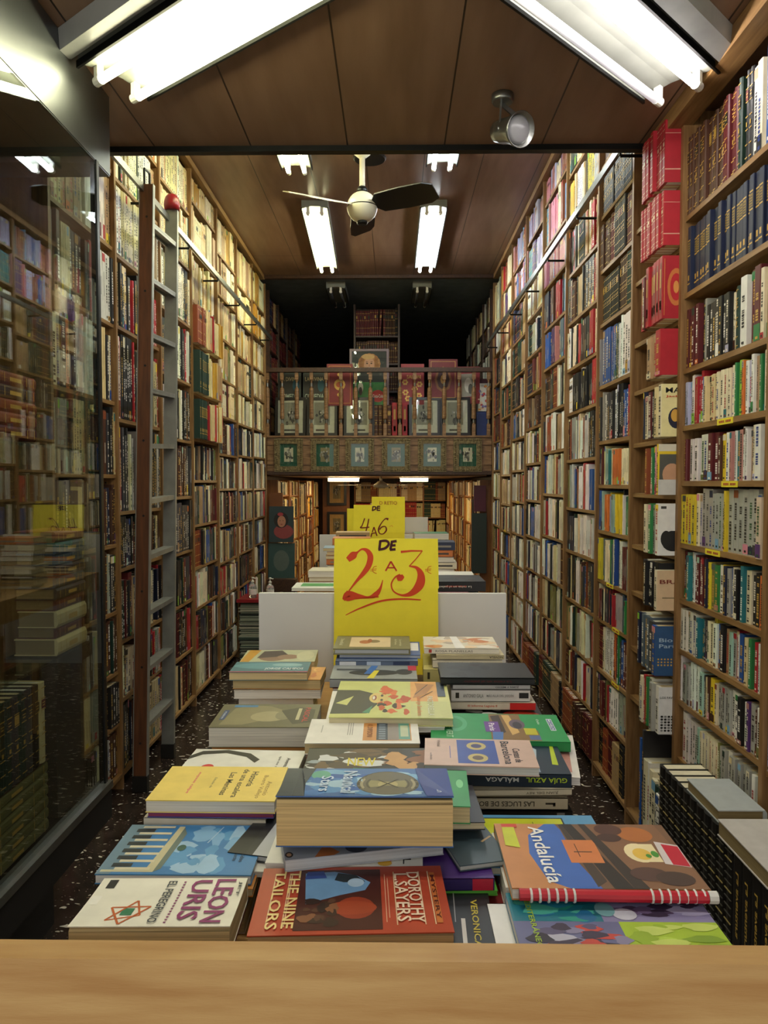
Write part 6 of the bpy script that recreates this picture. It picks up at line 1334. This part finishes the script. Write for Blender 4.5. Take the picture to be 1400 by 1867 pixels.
under(.11, .33, .70, .80, Z(.481), ZT, 'under the front right magazine', 24)

# --- second and third tables: ordinary piles
rr = random.Random(77)
CN = [('cream', 'DED6BC'), ('white', 'E6E4DC'), ('grey', '9A9C98'), ('black', '1A1A1C'), ('navy', '1E2A48'), ('red', 'A82428'), ('green', '2E7A4A'), ('tan', 'B89A6A'), ('orange', 'C8743A'), ('light-blue', '8AAAC0')]
tb(-.345, -.14, 2.48, 2.62, Z(.355), .010, 0, 'E4E6DC', 'white book with a green panel, left edge of the second table', page='E0E0D4', art=[('r', .12, .3, .85, .85, '3E9A4A')])
tb(-.30, -.13, 2.50, 2.62, Z(.366), .030, 0, 'C9A878', 'thick tan-paged book beneath the white and green one', page='CFAE7A')
tb(.130, .310, 2.50, 2.68, Z(.335), .034, 1, '141416', 'black paperback with upside-down spine lettering, second table right', page='2A2622', spine='near', stext=[('La reina en el palacio', .40, .66, .28, True, 'D8D0C8'), ('de las corrientes', .44, .4, .2, True, 'C83A2A')], art=[('blob', .5, .5, .4, .4, 61, 8, ['2A2A2C', '3A2A2A', '222224'])])
tb(.14, .25, 2.49, 2.62, Z(.370), .012, 2, 'C98A9A', 'thin pink book under the black one, second table right', page='D8B0B8')
piles = [(2, -.25, 2.28, .40), (2, -.05, 2.30, .42), (2, .16, 2.28, .43)]
for (x, y, d, n_) in [(-.24, 2.50, .398, 'left'), (.21, 2.50, .384, 'right'), (-.24, 2.75, .33, 'left'), (.21, 2.75, .345, 'right'), (-.20, 3.05, .27, 'left'), (.17, 3.1, .25, 'right'), (-.20, 3.45, .26, 'left'), (.17, 3.5, .24, 'right'), (-.03, 3.3, .40, 'centre'), (-.03, 2.7, .42, 'centre'), (-.22, 3.85, .26, 'left'), (.15, 3.85, .30, 'right')]:
    z = Z(d); k = 0
    while z-1.03 > .008:
        k += 1; t = min(rr.uniform(.014, .034), z-1.03)
        if z-1.03-t < .009: t = z-1.03
        nm, cc = rr.choice(CN); dx = rr.uniform(-.012, .012)
        near = rr.random() < .55
        tb(x-.085+dx, x+.085+dx+rr.uniform(-.01, .01), y, y+.125, z, t, rr.uniform(-3, 3), cc, '%s book, %s from the top of the %s pile %s of the second table' % (nm, ordn(k), n_, {2.5: 'in front', 2.75: 'second row', 3.05: 'third row', 3.1: 'third row', 3.45: 'fourth row', 3.5: 'fourth row', 3.3: 'behind', 2.7: 'in front', 3.85: 'fifth row'}[y]), page=rr.choice(['E0D8C0', 'D8C8A0', 'C8B48A', 'E6E2D6']), spine='near' if near else 'far', group='book piles on the second table', sart=[(.1, .9, .35, .6, rr.choice(['8A847A', 'D8D0C0', '3A3A3A']))] if near else ())
        z -= t+.0004
for (x, y, d) in [(-.24, 4.5, .40), (.16, 4.5, .36), (-.24, 5.0, .36), (.15, 5.0, .34)]:
    z = Z(d); k = 0
    while z-1.03 > .008:
        k += 1; t = min(rr.uniform(.016, .034), z-1.03)
        if z-1.03-t < .009: t = z-1.03
        nm, cc = rr.choice(CN); dx = rr.uniform(-.012, .012)
        tb(x-.085+dx, x+.085+dx, y, y+.125, z, t, rr.uniform(-3, 3), cc, '%s book, %s from the top of the %s %s pile on the third table' % (nm, ordn(k), 'near' if y < 4.8 else 'far', 'left' if x < 0 else 'right'), page='E0D8C0', group='book piles on the third table')
        z -= t+.0004
